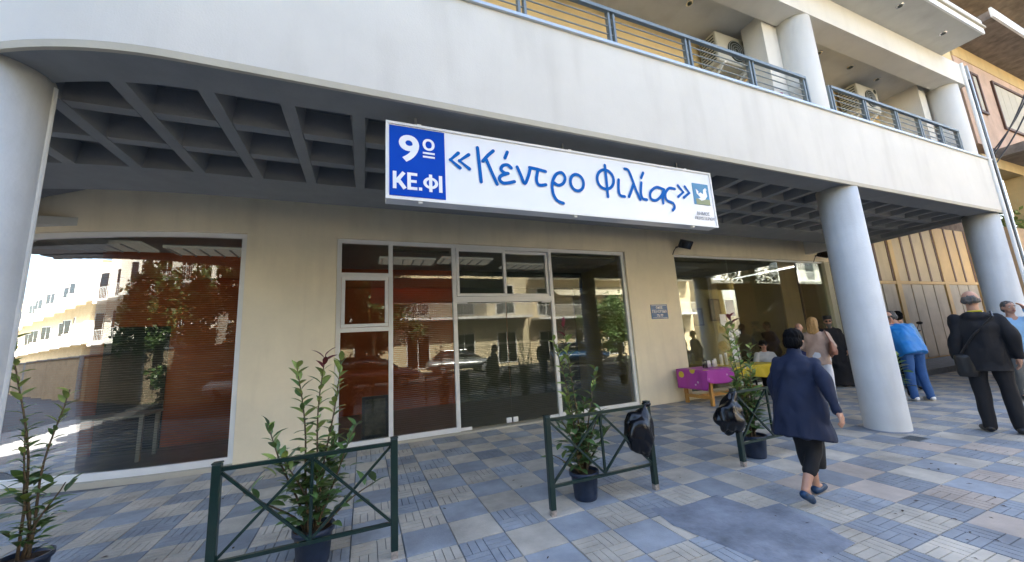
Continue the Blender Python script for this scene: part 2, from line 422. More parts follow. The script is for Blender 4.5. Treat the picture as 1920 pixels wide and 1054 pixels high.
# curved shop window
fr = MB()
for a in (strip(wy, -6.4, -1.69, 0.05, 0.13, 0.062, 0.15), strip(wy, -6.4, -1.69, 0.05, 0.13, 3.35, 3.418), strip(wy, -1.765, -1.693, 0.052, 0.128, 0.15, 3.35)):
    fr.add(a.v, a.f)
w1 = window(fr, 'shop_window')
strip(wy, -6.4, -1.766, 0.085, 0.093, 0.151, 3.349).build('pane', M_glass, w1)
# door front: frame bars and panes
fr = MB(); y0, y1 = WY+0.05, WY+0.13
def vb(x, z0=0.031, z1=3.418, w=0.07): fr.box((x-w/2, y0, z0), (x+w/2, y1, z1))
def hb(xa, xb, z, h=0.07): fr.box((xa, y0+.002, z-h/2), (xb, y1-.002, z+h/2))
for x in (-0.392, 0.43, 1.56, 3.60, 5.482): vb(x)
for a, b in ((-0.357, .395), (.465, 1.525), (1.595, 3.565), (3.635, 5.447)): hb(a, b, 3.383)
for a, b in ((-0.357, .395), (.465, 1.525), (3.635, 5.447)): hb(a, b, 0.07, 0.078)
for z in (2.80, 1.87): hb(-0.357, .395, z)
hb(1.595, 3.565, 2.36, 0.10)
w2 = window(fr, 'shopfront_frame')
def pane(xa, xb, za, zb, par, y=WY+0.09): return MB().box((xa, y-.004, za), (xb, y+.004, zb)).build('pane', M_glass, par)
pane(-.356, .394, .11, 1.834, w2); pane(-.356, .394, 2.836, 3.347, w2)
pane(.466, 1.524, .11, 3.347, w2); pane(3.636, 5.446, .11, 3.347, w2)
def casement(xa, xb, za, zb, y=WY+0.03):
    f = MB(); t = .055
    f.box((xa, y, za), (xb, y+.07, za+t)); f.box((xa, y, zb-t), (xb, y+.07, zb))
    f.box((xa, y+.001, za+t), (xa+t, y+.069, zb-t)); f.box((xb-t, y+.001, za+t), (xb, y+.069, zb-t))
    o = bevel_mod(f.build('casement', M_alu, B), 0.006)
    pane(xa+t, xb-t, za+t, zb-t, o, y+.035); return o
casement(-.35, .388, 1.91, 2.762)
casement(1.60, 2.60, 2.415, 3.34); casement(2.56, 3.56, 2.415, 3.34, WY+0.085)
# frameless glass double door with floor locks
for xa, xb in ((1.60, 2.575), (2.585, 3.56)):
    d = MB().box((xa, WY+.085, .06), (xb, WY+.097, 2.30)).build('glass_door', M_glass, B)
    lx = xb-.11 if xa < 2 else xa+.01
    bevel_mod(MB().box((lx, WY+.07, .06), (lx+.10, WY+.112, .15)).build('lock', M_alu, d), .005)
    hx = xa if xa < 2 else xb-.2
    MB().box((hx, WY+.072, .035), (hx+.2, WY+.11, .085)).build('hinge', M_alu, d)
    MB().box((hx, WY+.072, 2.285), (hx+.2, WY+.11, 2.308)).build('hinge', M_alu, d)
# right shop window (frameless corner glazing)
fr = MB().box((7.0, WY+.06, 3.37), (13.04, WY+.13, 3.418))
w3 = window(fr, 'shop_window')
MB().box((7.0, WY+.06, .101), (13.04, WY+.13, .15)).build('sill', M_alu, w3)
for xa, xb in ((7.002, 8.92), (8.928, 10.96), (11.8, 13.04)):
    pane(xa, xb, .151, 3.369, w3)
od = MB().box((11.78, WY-1.25, .16), (11.792, WY+.05, 3.2)).build('open_glass_door', M_glass, B)
# blinds: many thin slats joined per window
def blind(xa, xb, za, zb, y=.30, pitch=.034):
    b = MB(); z = za
    while z < zb:
        n = 6 if xa < -1.7 else 1
        for i in range(n):
            p = xa+(xb-xa)*i/n; q = xa+(xb-xa)*(i+1)/n
            b.add([(p, wy(p)+y-.007, z-.002), (q, wy(q)+y-.007, z-.002), (q, wy(q)+y+.007, z+.002), (p, wy(p)+y+.007, z+.002)], [(0,1,2,3)])
        z += pitch
    b.box((xa, wy(xb)+y-.02, zb), (xb, wy(xb)+y+.02, zb+.04)) if xa > -1.7 else None
    return tag(b.build('blind', M_blind, B), kind='stuff')
blind(-6.2, -1.78, .3, 3.3); blind(.47, 1.52, .15, 3.3); blind(1.62, 3.55, .2, 1.5); blind(3.65, 5.44, .15, 3.3); blind(7.05, 8.9, .2, 3.3)
# interior
M_lit = mat('lit_diffuser', (.5, .5, .47), .5)
M_lit.node_tree.nodes['Principled BSDF'].inputs['Emission Color'].default_value = (1, .93, .78, 1); M_lit.node_tree.nodes['Principled BSDF'].inputs['Emission Strength'].default_value = .02
def rear_wall(x0, x1, y, m, holes):  # added high openings let sunlight into the rooms; added beam hides them
    z0, z1 = 3.16, 3.46; x = x0; yb_ = y-.55; zb_ = 1.5+(z0-1.5)/(y+.05)*yb_-.02
    MB().box((x0, yb_, zb_), (x1, yb_+.1, 3.5)).build('added_cover_beam', m, B)
    MB().box((x0, y, 0), (x1, y+.12, z0)).build('inner_wall', m, B); MB().box((x0, y, z1), (x1, y+.12, 3.6)).build('inner_wall', m, B)
    for a, b in holes:
        MB().box((x, y, z0), (a, y+.12, z1)).build('inner_wall', m, B); x = b
        MB().box((a, y+.05, z0), (b, y+.058, z1)).build('added_rear_pane', M_glass, B)
    MB().box((x, y, z0), (x1, y+.12, z1)).build('inner_wall', m, B)
rear_wall(-.6, 2.35, 10.0, M_orange, [(.2, 2.1)]); rear_wall(2.352, 6.2, 10.0, mat('grey_green_wall', (.17, .19, .15), .85, var=.1), [(3.2, 5.6)]); rear_wall(-6.5, -.75, 8.9, M_orange, [(-6.2, -3.6), (-3.2, -.9)]); rear_wall(6.4, 13.3, 10.3, M_olive, [(7.0, 9.4), (10.0, 12.4)])
MB().box((6.2, 6.875, 0), (6.4, 10.6, 3.6)).build('inner_wall', M_olive, B)
MB().box((-.75, 6.9, 0.021), (-.6, 9.99, 3.5)).build('inner_wall', M_orange_dim, B)
MB().box((-6.7, 6.9, 0), (-6.5, 10.8, 3.6)).build('inner_wall', M_orange, B)
MB().box((-6.5, 6.872, -.05), (13.3, 10.42, .02)).build('inner_floor', M_inner_floor, B)
MB().box((-6.5, 6.875, 3.5), (13.3, 10.42, 3.62)).build('inner_ceiling', M_inner_ceiling, B)
for x, y in ((-4, 7.9), (-2.6, 8.1), (.9, 8.4), (2.2, 8.2), (3.9, 8.6), (9, 8.4)):
    f = MB().box((x-.6, y-.3, 3.46), (x+.6, y+.3, 3.499)).build('ceiling_light', M_lit, B)
    for k in range(5): MB().box((x-.55+k*.22, y-.28, 3.44), (x-.53+k*.22, y+.28, 3.459)).build('louvre', M_coping, f)
MB().box((-4.3, 8.86, .02), (-3.4, 8.898, 2.2)).build('inner_door', M_dark, B)
# soffit: edge beam, ribs, back beam, slab
ZS = 3.57; RIB = .052
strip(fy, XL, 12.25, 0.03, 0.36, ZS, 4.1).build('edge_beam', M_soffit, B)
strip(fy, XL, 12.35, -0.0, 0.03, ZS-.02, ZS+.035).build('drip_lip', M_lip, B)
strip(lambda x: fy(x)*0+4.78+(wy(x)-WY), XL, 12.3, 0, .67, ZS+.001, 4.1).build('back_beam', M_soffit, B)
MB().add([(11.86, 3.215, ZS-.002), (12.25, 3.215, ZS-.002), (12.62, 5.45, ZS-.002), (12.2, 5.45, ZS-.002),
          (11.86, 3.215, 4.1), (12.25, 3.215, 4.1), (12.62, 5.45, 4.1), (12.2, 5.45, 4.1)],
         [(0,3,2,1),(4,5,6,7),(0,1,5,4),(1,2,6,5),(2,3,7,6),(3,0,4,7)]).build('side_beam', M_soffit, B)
strip(fy, XL, 12.18, .1, 2.35, 3.80, 4.09).build('coffer_slab', M_coffer_shade, B)
MB().box((XL, 5.45, 4.062), (13.4, 7.6, 4.3)).build('rear_slab', M_soffit, B)
def rib(pts, w0=RIB, w1=.085, za=ZS+.002, zb=3.81):
    a, b_ = Vector(pts[0]), Vector(pts[1]); d = (b_-a).normalized(); s = Vector((-d.y, d.x, 0))
    v = []
    for p in (a, b_):
        v += [p+s*w0+Vector((0,0,za)), p-s*w0+Vector((0,0,za)), p-s*w1+Vector((0,0,zb)), p+s*w1+Vector((0,0,zb))]
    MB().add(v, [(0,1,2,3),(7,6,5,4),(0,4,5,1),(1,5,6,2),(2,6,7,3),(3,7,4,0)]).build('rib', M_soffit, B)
ribx = [-.61+.55*k for k in range(-8, 23)]
for x in ribx:
    ya = fy(x)+.355
    if ya < 4.6: rib([(x, ya, 0), (x, 4.79+(wy(x)-WY), 0)])
for k in range(len(ribx)-1):
    for y in (3.70, 4.24):
        xm = (ribx[k]+ribx[k+1])/2
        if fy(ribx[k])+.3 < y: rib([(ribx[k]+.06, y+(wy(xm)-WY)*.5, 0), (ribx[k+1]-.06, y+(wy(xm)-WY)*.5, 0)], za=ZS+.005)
# fascia
strip(fy, XL, 12.4, 0, .2, ZS+.036, 4.72).build('fascia', M_fascia, B)
strip(fy, XL, .3, 0, .2, 4.721, 5.9).build('parapet', M_fascia, B)
strip(fy, .31, 12.3, -.03, .23, 4.721, 4.755).build('coping', M_coping, B)
MB().box((12.2, 3.062, ZS+.036), (12.4, 6.9, 4.72)).build('side_fascia', M_fascia, B)
# columns
def column(x, y, z0, z1, r=.25):
    c = MB().lathe([(r+.004, z0), (r, z0+.02), (r, z1)], (x, y, 0), 48).build('column', M_column if z0 < 1 else M_fascia, B, True)
    if z0 < 1:
        N_ = 40; b = MB(); vs = []
        for k in range(N_):
            a = 2*math.pi*k/N_; w = .018+.022*abs(mnoise.noise(Vector((math.cos(a)*3+x, math.sin(a)*3, 1))))
            vs += [(x+(r+.002)*math.cos(a), y+(r+.002)*math.sin(a), .016), (x+(r+w)*math.cos(a), y+(r+w)*math.sin(a), .002)]
        b.add(vs, [(2*k, 2*k+1, 2*((k+1) % N_)+1, 2*((k+1) % N_)) for k in range(N_)]).build('mortar_collar', M_cement, c)
    return c
column(6.88, 3.115, -.03, ZS+.02); column(12.02, 3.14, -.03, ZS+.02)
lc = column(-2.385, fy(-2.385)+.2, -.03, ZS+.02, .26)
MB().tube([(-2.135, fy(-2.385)+.27, z) for z in (0, 1.2, 2.4, 3.55)], .018).build('drain_pipe', M_column, lc)
# balcony level
MB().box((-1.2, 3.065, 4.3), (12.2, 6.9, 4.5)).build('balcony_floor', M_balcony_ceiling, B)
MB().box((-1.2, 4.0, 4.5), (12.2, 4.25, 6.62)).build('balcony_wall', M_yellow, B)
MB().box((-1.2, 3.201, 6.62), (12.2, 4.25, 6.8)).build('balcony_ceiling', M_balcony_ceiling, B)
MB().box((0.3, 2.86, 6.48), (12.2, 3.2, 7.0)).build('upper_beam', M_fascia, B)
MB().box((1.5, 2.30, 7.002), (11.35, 4.25, 7.17)).build('balcony_slab', M_balcony_ceiling, B)
MB().box((1.5, 2.27, 7.0), (11.38, 2.298, 7.3)).build('slab_edge', M_white, B)
MB().box((1.5, 2.24, 7.12), (11.40, 2.268, 7.16)).build('edge_trim', M_lip, B)
MB().box((XL, 4.1, 7.18), (3.0, 10.5, 16.5)).build('upper_storeys', M_yellow, B)  # unseen storeys, made taller on this side to shade the street
MB().box((3.0, 2.95, 7.18), (12.2, 10.5, 10.6)).build('upper_storeys', M_yellow, B)
column(6.62, 3.115, 4.72, 6.49, .25); column(11.86, 3.14, 4.72, 6.49, .25)
MB().box((6.02, 3.22, 4.5), (6.42, 3.55, 6.619)).build('pier', M_fascia, B)
MB().box((11.3, 3.3, 4.5), (11.6, 3.999, 6.619)).build('pier', M_fascia, B)
for x, y, z in ((4.71, 3.44, 6.62), (6.9, 3.42, 6.62), (8.0, 3.42, 6.62), (9.1, 3.45, 6.62), (10.15, 3.48, 6.62), (2.6, 3.44, 6.62), (8.77, 2.5, 7.002), (10.49, 2.55, 7.002)):
    d = MB().lathe([(.055, -.012), (.06, 0)], (x, y, z-.001), 20).build('downlight', M_chrome, B)
    MB().lathe([(.034, -.006), (.034, 0)], (x, y, z-.014), 16).build('bulb', M_dark, d)
# shutters box on balcony wall and partition
sh = MB().box((2.9, 3.96, 4.5), (4.6, 3.999, 5.9)).build('shutter', M_lip, B)
for k in range(18): MB().box((2.95, 3.952, 4.55+k*.075), (4.55, 3.96, 4.61+k*.075)).build('slat', M_lip, sh)
pt = MB().box((6.12, 3.552, 4.5), (6.16, 3.999, 5.75)).build('partition', M_column, B)
MB().bar((6.14, 3.3, 6.0), (6.14, 4.0, 5.75), .05).build('partition_edge', M_white, pt)
# railing
def railing(xs, y=2.95):
    r_ = MB().bar((xs[0], y, 5.30), (xs[-1], y, 5.30), .045).build('railing', M_rail, B)
    for x in xs:
        bevel_mod(MB().box((x-.05, y-.006, 4.756), (x-.02, y+.05, 5.33)).build('post', M_rail, r_), .004)
        bevel_mod(MB().box((x+.02, y-.006, 4.756), (x+.05, y+.05, 5.31)).build('post', M_rail, r_), .004)
    for z in (4.88, 4.99, 5.10, 5.20):
        MB().tube([(xs[0], y+.02, z), (xs[-1], y+.02, z)], .008, 8).build('rail', M_rail, r_)
railing([.2, 1.51, 2.67, 3.88, 5.1, 6.33]); railing([6.99, 7.96, 8.98, 9.83, 10.65, 11.41])
# pipes on the building corner
MB().tube([(12.15, 2.84, z) for z in (.1, 2.0, 4.0, 7.0)], .03).build('corner_pipe', M_white, B)
MB().tube([(12.32+.02*math.sin(z*2), 2.84, z) for z in [k*.35 for k in range(1, 20)]], .012).build('cable', M_black, B)
MB().box((12.36, 2.82, 1.0), (12.42, 2.88, 7.0)).build('cable_duct', M_coping, B)

AB = tag(empty('added_shade_building', (-20, 8, 0)), 'plain tall building added out of view to shade the street', 'building')  # unseen block added so its shadow falls across the street
MB().box((-46, 9.4, -.14), (-8.2, 18, 24)).build('wall', M_ochre0, AB)
for f_ in range(4):
    for k in range(8):
        w_ = MB().box((-34.5+k*3.4, 9.36, .6+f_*3.6), (-32.9+k*3.4, 9.399, 2.8+f_*3.6)).build('window', M_alu, AB)
        MB().box((-34.4+k*3.4, 9.35, .7+f_*3.6), (-33.0+k*3.4, 9.359, 2.7+f_*3.6)).build('pane', M_glass_far, w_)
# ------------------------------------------------------------------ sign board
SX0, SX1, SZ0, SZ1, SYF = .16, 3.96, 2.735, 3.43, 3.0
SG = tag(empty('sign_board', (2.06, 3.0, 2.71)), 'long white hanging sign with blue square and handwritten blue Greek lettering', 'sign')
bevel_mod(MB().box((SX0, SYF, SZ0), (SX1, SYF+.13, SZ1)).build('box', M_signwhite, SG), .004)
fe = MB(); t = .018
fe.box((SX0-.004, SYF-.012, SZ0-.004), (SX1+.004, SYF-.001, SZ0+t)); fe.box((SX0-.004, SYF-.012, SZ1-t), (SX1+.004, SYF-.001, SZ1+.004))
fe.box((SX0-.004, SYF-.011, SZ0+t), (SX0+t, SYF-.001, SZ1-t)); fe.box((SX1-t, SYF-.011, SZ0+t), (SX1+.004, SYF-.001, SZ1-t))
fe.build('frame', M_alu, SG)
for x in (.42, 1.95, 3.55):
    for z0, z1 in ((SZ1, SZ1+.02), (SZ0-.02, SZ0)): MB().box((x, SYF+.0, z0), (x+.035, SYF+.03, z1)).build('clip', M_alu, SG)
    MB().bar((x, SYF+.11, SZ1-.01), (x, SYF+.11, ZS+.01), .02).build('hanger', M_soffit, SG)
src = np.array([(68,80),(1775,337),(1830,632),(70,497)], float); dst = np.array([(SX0,SZ1),(SX1,SZ1),(SX1,SZ0),(SX0,SZ0)], float)
A = []; bb = []
for (x, y), (u, v) in zip(src, dst):
    A += [[x,y,1,0,0,0,-u*x,-u*y],[0,0,0,x,y,1,-v*x,-v*y]]; bb += [u, v]
hh = np.linalg.solve(np.array(A), np.array(bb))
def sp(x, y):
    w = hh[6]*x+hh[7]*y+1; return ((hh[0]*x+hh[1]*y+hh[2])/w, (hh[3]*x+hh[4]*y+hh[5])/w)
bl = [sp(85, 97), sp(370, 134), sp(383, 500), sp(85, 482)]
bx0 = (bl[0][0]+bl[3][0])/2; bx1 = (bl[1][0]+bl[2][0])/2
MB().box((bx0, SYF-.006, SZ0+.03), (bx1, SYF-.001, SZ1-.03)).build('blue_panel', M_signblue, SG)
SM = Matrix.Rotation(R(90), 4, 'X')
def stext(s, size, m, name, x, z, **k): return text(s, size, m, name, SG, Matrix.Translation((x, SYF-.008, z)) @ SM, **k)
bw = bx1-bx0; bm = (bx0+bx1)/2
stext('9', .36, M_signwhite, 'letter', bm-.155*bw, SZ0+.465, offset=.010, fit=(.36*bw, .25))
stext('ο', .22, M_signwhite, 'letter', bm+.2*bw, SZ0+.525, offset=.004, fit=(.22*bw, .11))
MB().box((bm+.09*bw, SYF-.0095, SZ0+.435), (bm+.31*bw, SYF-.0065, SZ0+.452)).build('bar', M_signwhite, SG)
MB().box((bm+.09*bw, SYF-.0095, SZ0+.40), (bm+.31*bw, SYF-.0065, SZ0+.417)).build('bar', M_signwhite, SG)
LZ0, LH, yl = SZ0+.09, .155, SYF-.0075; KX = bw*.88/.53
def heavy(x, segs, ell=None):
    b = MB()
    for q, (p0, p1, w) in enumerate(segs):
        a_ = Vector((x+p0[0]*KX, 0, LZ0+p0[1]*LH)); c_ = Vector((x+p1[0]*KX, 0, LZ0+p1[1]*LH)); d_ = (c_-a_).normalized(); n_ = Vector((-d_.z, 0, d_.x))*w/2*KX
        yy = yl-q*4e-4
        b.add([(v.x, yy, v.z) for v in (a_+n_, c_+n_, c_-n_, a_-n_)], [(0, 1, 2, 3)])
    if ell:
        N_ = 28; cx_, rx_, rz_, t_ = [q*KX for q in ell]; vs = []
        for k in range(N_):
            a_ = 2*math.pi*k/N_
            vs += [(x+cx_+rx_*math.cos(a_), yl-.002, LZ0+LH/2+rz_*math.sin(a_)), (x+cx_+(rx_-t_)*math.cos(a_), yl-.002, LZ0+LH/2+(rz_-t_*.8)*math.sin(a_))]
        b.add(vs, [(2*k, 2*((k+1) % N_), 2*((k+1) % N_)+1, 2*k+1) for k in range(N_)])
    b.build('letter', M_signwhite, SG)
lx = bm-.265*KX
heavy(lx, [((.018, 0), (.018, 1), .038), ((.03, .38), (.115, .97), .04), ((.05, .55), (.125, .03), .042)])
heavy(lx+.15*KX, [((.018, 0), (.018, 1), .038), ((.03, .09), (.105, .09), .034), ((.03, .5), (.098, .5), .032), ((.03, .91), (.105, .91), .034)])
heavy(lx+.27*KX, [((0, .1), (.036, .1), .036)])
heavy(lx+.32*KX, [((.08, -.02), (.08, 1.02), .036)], (.08, .082, .068, .036))
heavy(lx+.49*KX, [((.02, 0), (.02, 1), .038)])
ST = [[(445,248),(405,285),(455,328)], [(500,256),(452,290),(505,333)],
      [(545,217),(556,310),(567,402)], [(628,233),(600,258),(574,290)], [(592,280),(620,345),(651,413)],
      [(702,238),(690,270)], [(724,324),(705,308),(680,312),(670,333),(690,352),(708,354)], [(700,356),(670,368),(664,390),(690,408),(742,398)],
      [(755,318),(776,365),(796,408),(815,365),(824,322)], [(820,320),(860,328),(905,340)], [(864,332),(858,385),(872,414),(908,412)],
      [(1003,512),(968,496),(946,455),(942,400),(960,356),(990,345),(1008,372),(1000,402),(975,414),(950,400)],
      [(1072+35*math.cos(a), 398+44*math.sin(a)+8*math.cos(a)) for a in [k*2*math.pi/14-1.4 for k in range(15)]],
      [(1222+44*math.cos(a), 378+52*math.sin(a)+8*math.cos(a)) for a in [k*2*math.pi/14-1.2 for k in range(15)]], [(1217,300),(1228,385),(1238,472)],
      [(1292,378),(1293,430),(1302,462),(1327,470)], [(1322,318),(1342,326),(1362,370),(1385,430),(1410,485)], [(1372,398),(1362,435),(1350,470)],
      [(1421,338),(1411,366)], [(1413,392),(1412,445),(1422,478),(1445,485)],
      [(1535,428),(1495,416),(1464,442),(1466,478),(1494,488),(1522,462),(1533,430),(1530,470),(1533,503)],
      [(1592,424),(1562,420),(1542,450),(1552,486),(1585,502),(1594,524),(1585,540)],
      [(1608,404),(1638,440),(1612,466)], [(1645,410),(1670,444),(1642,470)]]
for pts in ST:
    w = [Vector((sp(*p)[0], 0, sp(*p)[1])) for p in pts]
    # Catmull-Rom smoothing
    sm = []
    if len(w) > 3:
        for i in range(len(w)-1):
            a, b, c, d = w[max(i-1,0)], w[i], w[i+1], w[min(i+2,len(w)-1)]
            for k in range(5):
                t_ = k/5; sm.append(.5*((2*b)+(c-a)*t_+(2*a-5*b+4*c-d)*t_*t_+(3*b-a-3*c+d)*t_**3))
        sm.append(w[-1])
    else: sm = w
    mb = MB(); hw = .0165; poly = []
    L = []; Rr = []
    for i, p in enumerate(sm):
        d = (sm[min(i+1,len(sm)-1)]-sm[max(i-1,0)]).normalized(); nrm = Vector((-d.z, 0, d.x))
        L.append(p+nrm*hw); Rr.append(p-nrm*hw)
    def disc(p):
        v = [(p.x+hw*math.cos(a), SYF-.0058-len(mb.f)*1.1e-5, p.z+hw*math.sin(a)) for a in [k*math.pi/6 for k in range(12)]]
        mb.add(v, [tuple(range(12))])
    for i in range(len(sm)-1):
        yb = SYF-.0062-i*1.3e-5
        mb.add([(L[i].x, yb, L[i].z), (L[i+1].x, yb, L[i+1].z), (Rr[i+1].x, yb, Rr[i+1].z), (Rr[i].x, yb, Rr[i].z)], [(0,1,2,3)])
    disc(sm[0]); disc(sm[-1])
    for p in sm[1:-1]:
        if len(sm) == len(w): disc(p)
    for i, v in enumerate(mb.v): mb.v[i] = (v[0], v[1]-ST.index(pts)*8e-5, v[2])
    mb.build('brush_letter', M_signtext, SG)
# emblem: blue and olive square with white dove
M_olv = mat('emblem_olive', (.22, .26, .12), .4); M_lb = mat('emblem_blue', (.03, .22, .42), .4)
e0 = sp(1682, 388); e1 = sp(1790, 512)
em = MB().box((e0[0], SYF-.006, e1[1]), (e1[0]-.01, SYF-.001, e0[1])).build('emblem', M_lb, SG)
MB().box((e0[0]+.03, SYF-.008, e1[1]), (e1[0]-.012, SYF-.0062, e1[1]+.07)).build('emblem_band', M_olv, em)
ecx = (e0[0]+e1[0])/2; ecz = (e0[1]+e1[1])/2
dv = [(-.09,.06),(-.05,.03),(-.06,.0),(-.02,.02),(.02,.0),(.03,.06),(.07,.085),(.09,.06),(.075,.05),(.085,-.02),(.04,-.07),(-.02,-.085),(-.07,-.06),(-.03,-.05),(-.06,-.02),(-.085,.0)]
MB().add([(ecx+x, SYF-.0095, ecz+z) for x, z in dv], [tuple(range(len(dv)))]).build('dove', M_signwhite, em)
M_gtxt = mat('grey_print', (.25, .25, .27), .5)
stext('ΔΗΜΟΣ', .058, M_gtxt, 'lettering', ecx-.02, SZ0+.155); stext('ΠΕΡΙΣΤΕΡΙΟΥ', .05, M_gtxt, 'lettering', ecx-.005, SZ0+.095)

# street plate, floodlights
P = tag(empty('street_plate', (6.33, 6.56, 1.86)), 'small blue enamel street name plate on cream wall', 'sign')
bevel_mod(MB().box((6.08, WY-.012, 1.86), (6.57, WY-.001, 2.19)).build('plate', M_plate, P), .004)
for a, b in (((6.10, 1.88), (6.55, 1.888)), ((6.10, 2.162), (6.55, 2.17))): MB().box((a[0], WY-.0145, a[1]), (b[0], WY-.0125, b[1])).build('border', M_white, P)
for s, z, k in (('ΟΔΟΣ', 2.115, .068), ('ΠΕΛΟΠΙΔΑ', 2.025, .085), ('75-77', 1.93, .08)):
    text(s, k, M_white, 'lettering', P, Matrix.Translation((6.325, WY-.014, z)) @ SM, offset=.002)
def flood(x, y, z, lab):
    f = tag(empty('floodlight', (x, y, z)), lab, 'lamp')
    M = Matrix.Translation((x, y, z)) @ Matrix.Rotation(R(35), 4, 'X') @ Matrix.Rotation(R(-25), 4, 'Z')
    b = MB().box((-.15, -.05, -.1), (.15, .03, .1)); b.v = [tuple(M@Vector(v)) for v in b.v]; bevel_mod(b.build('housing', M_black, f), .012)
    b = MB().box((-.1, -.056, -.07), (.1, -.0505, .07)); b.v = [tuple(M@Vector(v)) for v in b.v]; b.build('lens', M_glass_far, f)
    MB().bar((x-.05, y+.02, z-.02), (x-.1, WY, z-.03), .03).build('bracket', M_black, f)
    MB().tube([(x-.1, WY-.02, z-.03), (x-.2, WY-.03, z-.12), (x-.24, WY-.01, z-.22)], .008).build('cord', M_black, f)
flood(7.2, 6.36, 3.62, 'black floodlight on cream wall above the left corner of the shop window by the table')
flood(12.75, 6.40, 3.6, 'small floodlight at the far corner of the cream wall behind a column')

# things on the balcony
M_acw = mat('aged_white_metal', (.48, .47, .42), .5, var=.12, stains=.3)
def ac(x, lab):
    a = tag(empty('air_conditioner', (x, 3.95, 5.8)), lab, 'air conditioner')
    bevel_mod(MB().box((x-.40, 3.62, 5.95), (x+.40, 3.95, 6.52)).build('case', M_acw, a), .02)
    for k in range(9): MB().box((x-.408, 3.66, 6.0+k*.055), (x-.401, 3.92, 6.02+k*.055)).build('louvre', M_dark, a)
    f = MB().lathe([(.2, 0), (.2, .012)], (x+.06, 3.618, 6.23), 28, Matrix.Rotation(R(90), 4, 'X')).build('fan', M_dark, a)
    for k in range(4):
        rr = .05+.045*k; MB().tube([(x+.06+rr*math.cos(t), 3.602, 6.23+rr*math.sin(t)) for t in [i*math.pi/12 for i in range(25)]], .004, 5).build('fan_guard', M_coping, f)
    MB().lathe([(.05, 0), (.05, .004)], (x+.3, 3.619, 6.45), 16, Matrix.Rotation(R(90), 4, 'X')).build('badge', M_dark, a)
    for s in (-.28, .28):
        MB().bar((x+s, 3.6, 5.935), (x+s, 4.0, 5.935), .028).build('bracket', M_white, a); MB().bar((x+s, 3.65, 5.92), (x+s, 4.0, 5.65), .024).build('bracket', M_white, a)
ac(5.85, 'white air conditioner high on the yellow balcony wall beside the round pillar'); ac(10.0, 'air conditioner on yellow balcony wall of the far bay, above the blue crate')
tag(MB().tube([(1.2, 3.0, 4.80), (1.75, 3.12, 4.80), (2.3, 3.2, 4.8)], .028, 12).build('white_pole', M_white), 'white pole lying behind the balcony railing', 'pole')
cr = tag(empty('blue_crate', (10.2, 3.5, 4.5)), 'blue crate behind the railing of the far balcony bay', 'crate')
M_crate = mat('crate_blue', (.01, .05, .35), .5)
bevel_mod(MB().box((10.2, 3.15, 4.5), (10.9, 3.6, 5.05)).build('body', M_crate, cr), .02); MB().box((10.18, 3.13, 5.051), (10.92, 3.62, 5.09)).build('rim', M_crate, cr)
fl = tag(empty('flower_pot', (5.75, 3.03, 4.76)), 'small pot of red flowers on the balcony edge next to the round pillar', 'plant')
MB().lathe([(.05, 0), (.07, .1)], (5.75, 3.03, 4.756), 16).build('pot', M_soil, fl)
M_red = mat('red_petal', (.4, .02, .05), .5)
for k in range(9):
    a = random.random()*6.28; MB().ell((5.75+.06*math.cos(a), 3.03+.04*math.sin(a), 4.89+random.uniform(-.02, .04)), (.022, .022, .018), n=8).build('flower', M_red, fl)

# ------------------------------------------------------------------ neighbour building on the right
M_pink = mat('pink_render', (.56, .39, .29), .9, var=.18, scale=2.5, bump=.2, bscale=50, stains=.35)
M_ochre = mat('ochre_render', (.58, .42, .20), .9, var=.12, stains=.2)
M_brown = mat('peeling_soffit', (.20, .165, .14), .9, var=.5, scale=4.5, bump=.3, bscale=20)
M_gate = mat('gate_panel', (.52, .44, .28), .6, var=.12, scale=2, stains=.25)
M_gatelow = mat('gate_panel_grey', (.40, .37, .29), .55, var=.2, scale=1.5, stains=.4)
M_gatebar = mat('gate_bar', (.09, .035, .015), .6, var=.3)
M_gateframe = mat('gate_frame', (.58, .42, .18), .6, var=.1)
NB = tag(empty('neighbour_building', (18, 6.6, 0)), 'older pink and ochre building with tall panelled gate and peeling balcony soffits', 'building')
MB().box((12.5, 3.0, 5.25), (26, 3.25, 7.45)).build('pink_wall', M_pink, NB)
MB().box((12.5, 2.99, 7.45), (26, 3.25, 7.8)).build('ochre_band', M_ochre, NB)
MB().box((12.45, 2.35, 7.8), (26, 9, 7.98)).build('balcony_slab', M_brown, NB)
MB().box((12.42, 2.31, 7.8), (26, 2.348, 8.02)).build('slab_edge', M_white, NB)
MB().box((13.6, 1.9, 9.6), (26, 9, 9.8)).build('balcony_slab', M_brown, NB)
MB().box((12.5, 3.2, 7.98), (26, 9, 9.6)).build('upper_wall', M_ochre, NB)
for xa, xb, za, zb in ((13.1, 13.5, 6.1, 7.15), (14.3, 16.6, 5.9, 7.2)):
    f = MB(); t = .06
    f.box((xa, 2.96, za), (xb, 2.998, za+t)); f.box((xa, 2.96, zb-t), (xb, 2.998, zb)); f.box((xa, 2.962, za+t), (xa+t, 2.998, zb-t)); f.box((xb-t, 2.962, za+t), (xb, 2.998, zb-t))
    w = f.build('window', M_gatebar, NB)
    nP = max(1, int((xb-xa)/.45))
    for k in range(nP):
        MB().box((xa+t+(xb-xa-2*t)*k/nP+.008, 2.985, za+t), (xa+t+(xb-xa-2*t)*(k+1)/nP-.008, 2.996, zb-t)).build('shutter', M_lip, w)
MB().box((13.3, 2.3, 5.0), (26, 3.0, 5.2)).build('balcony_slab', M_brown, NB)
MB().box((13.26, 2.26, 5.0), (26, 2.298, 5.22)).build('slab_edge', M_kerb, NB)
MB().box((12.5, 3.0, 4.75), (26, 3.3, 5.0)).build('ochre_beam', M_ochre, NB)
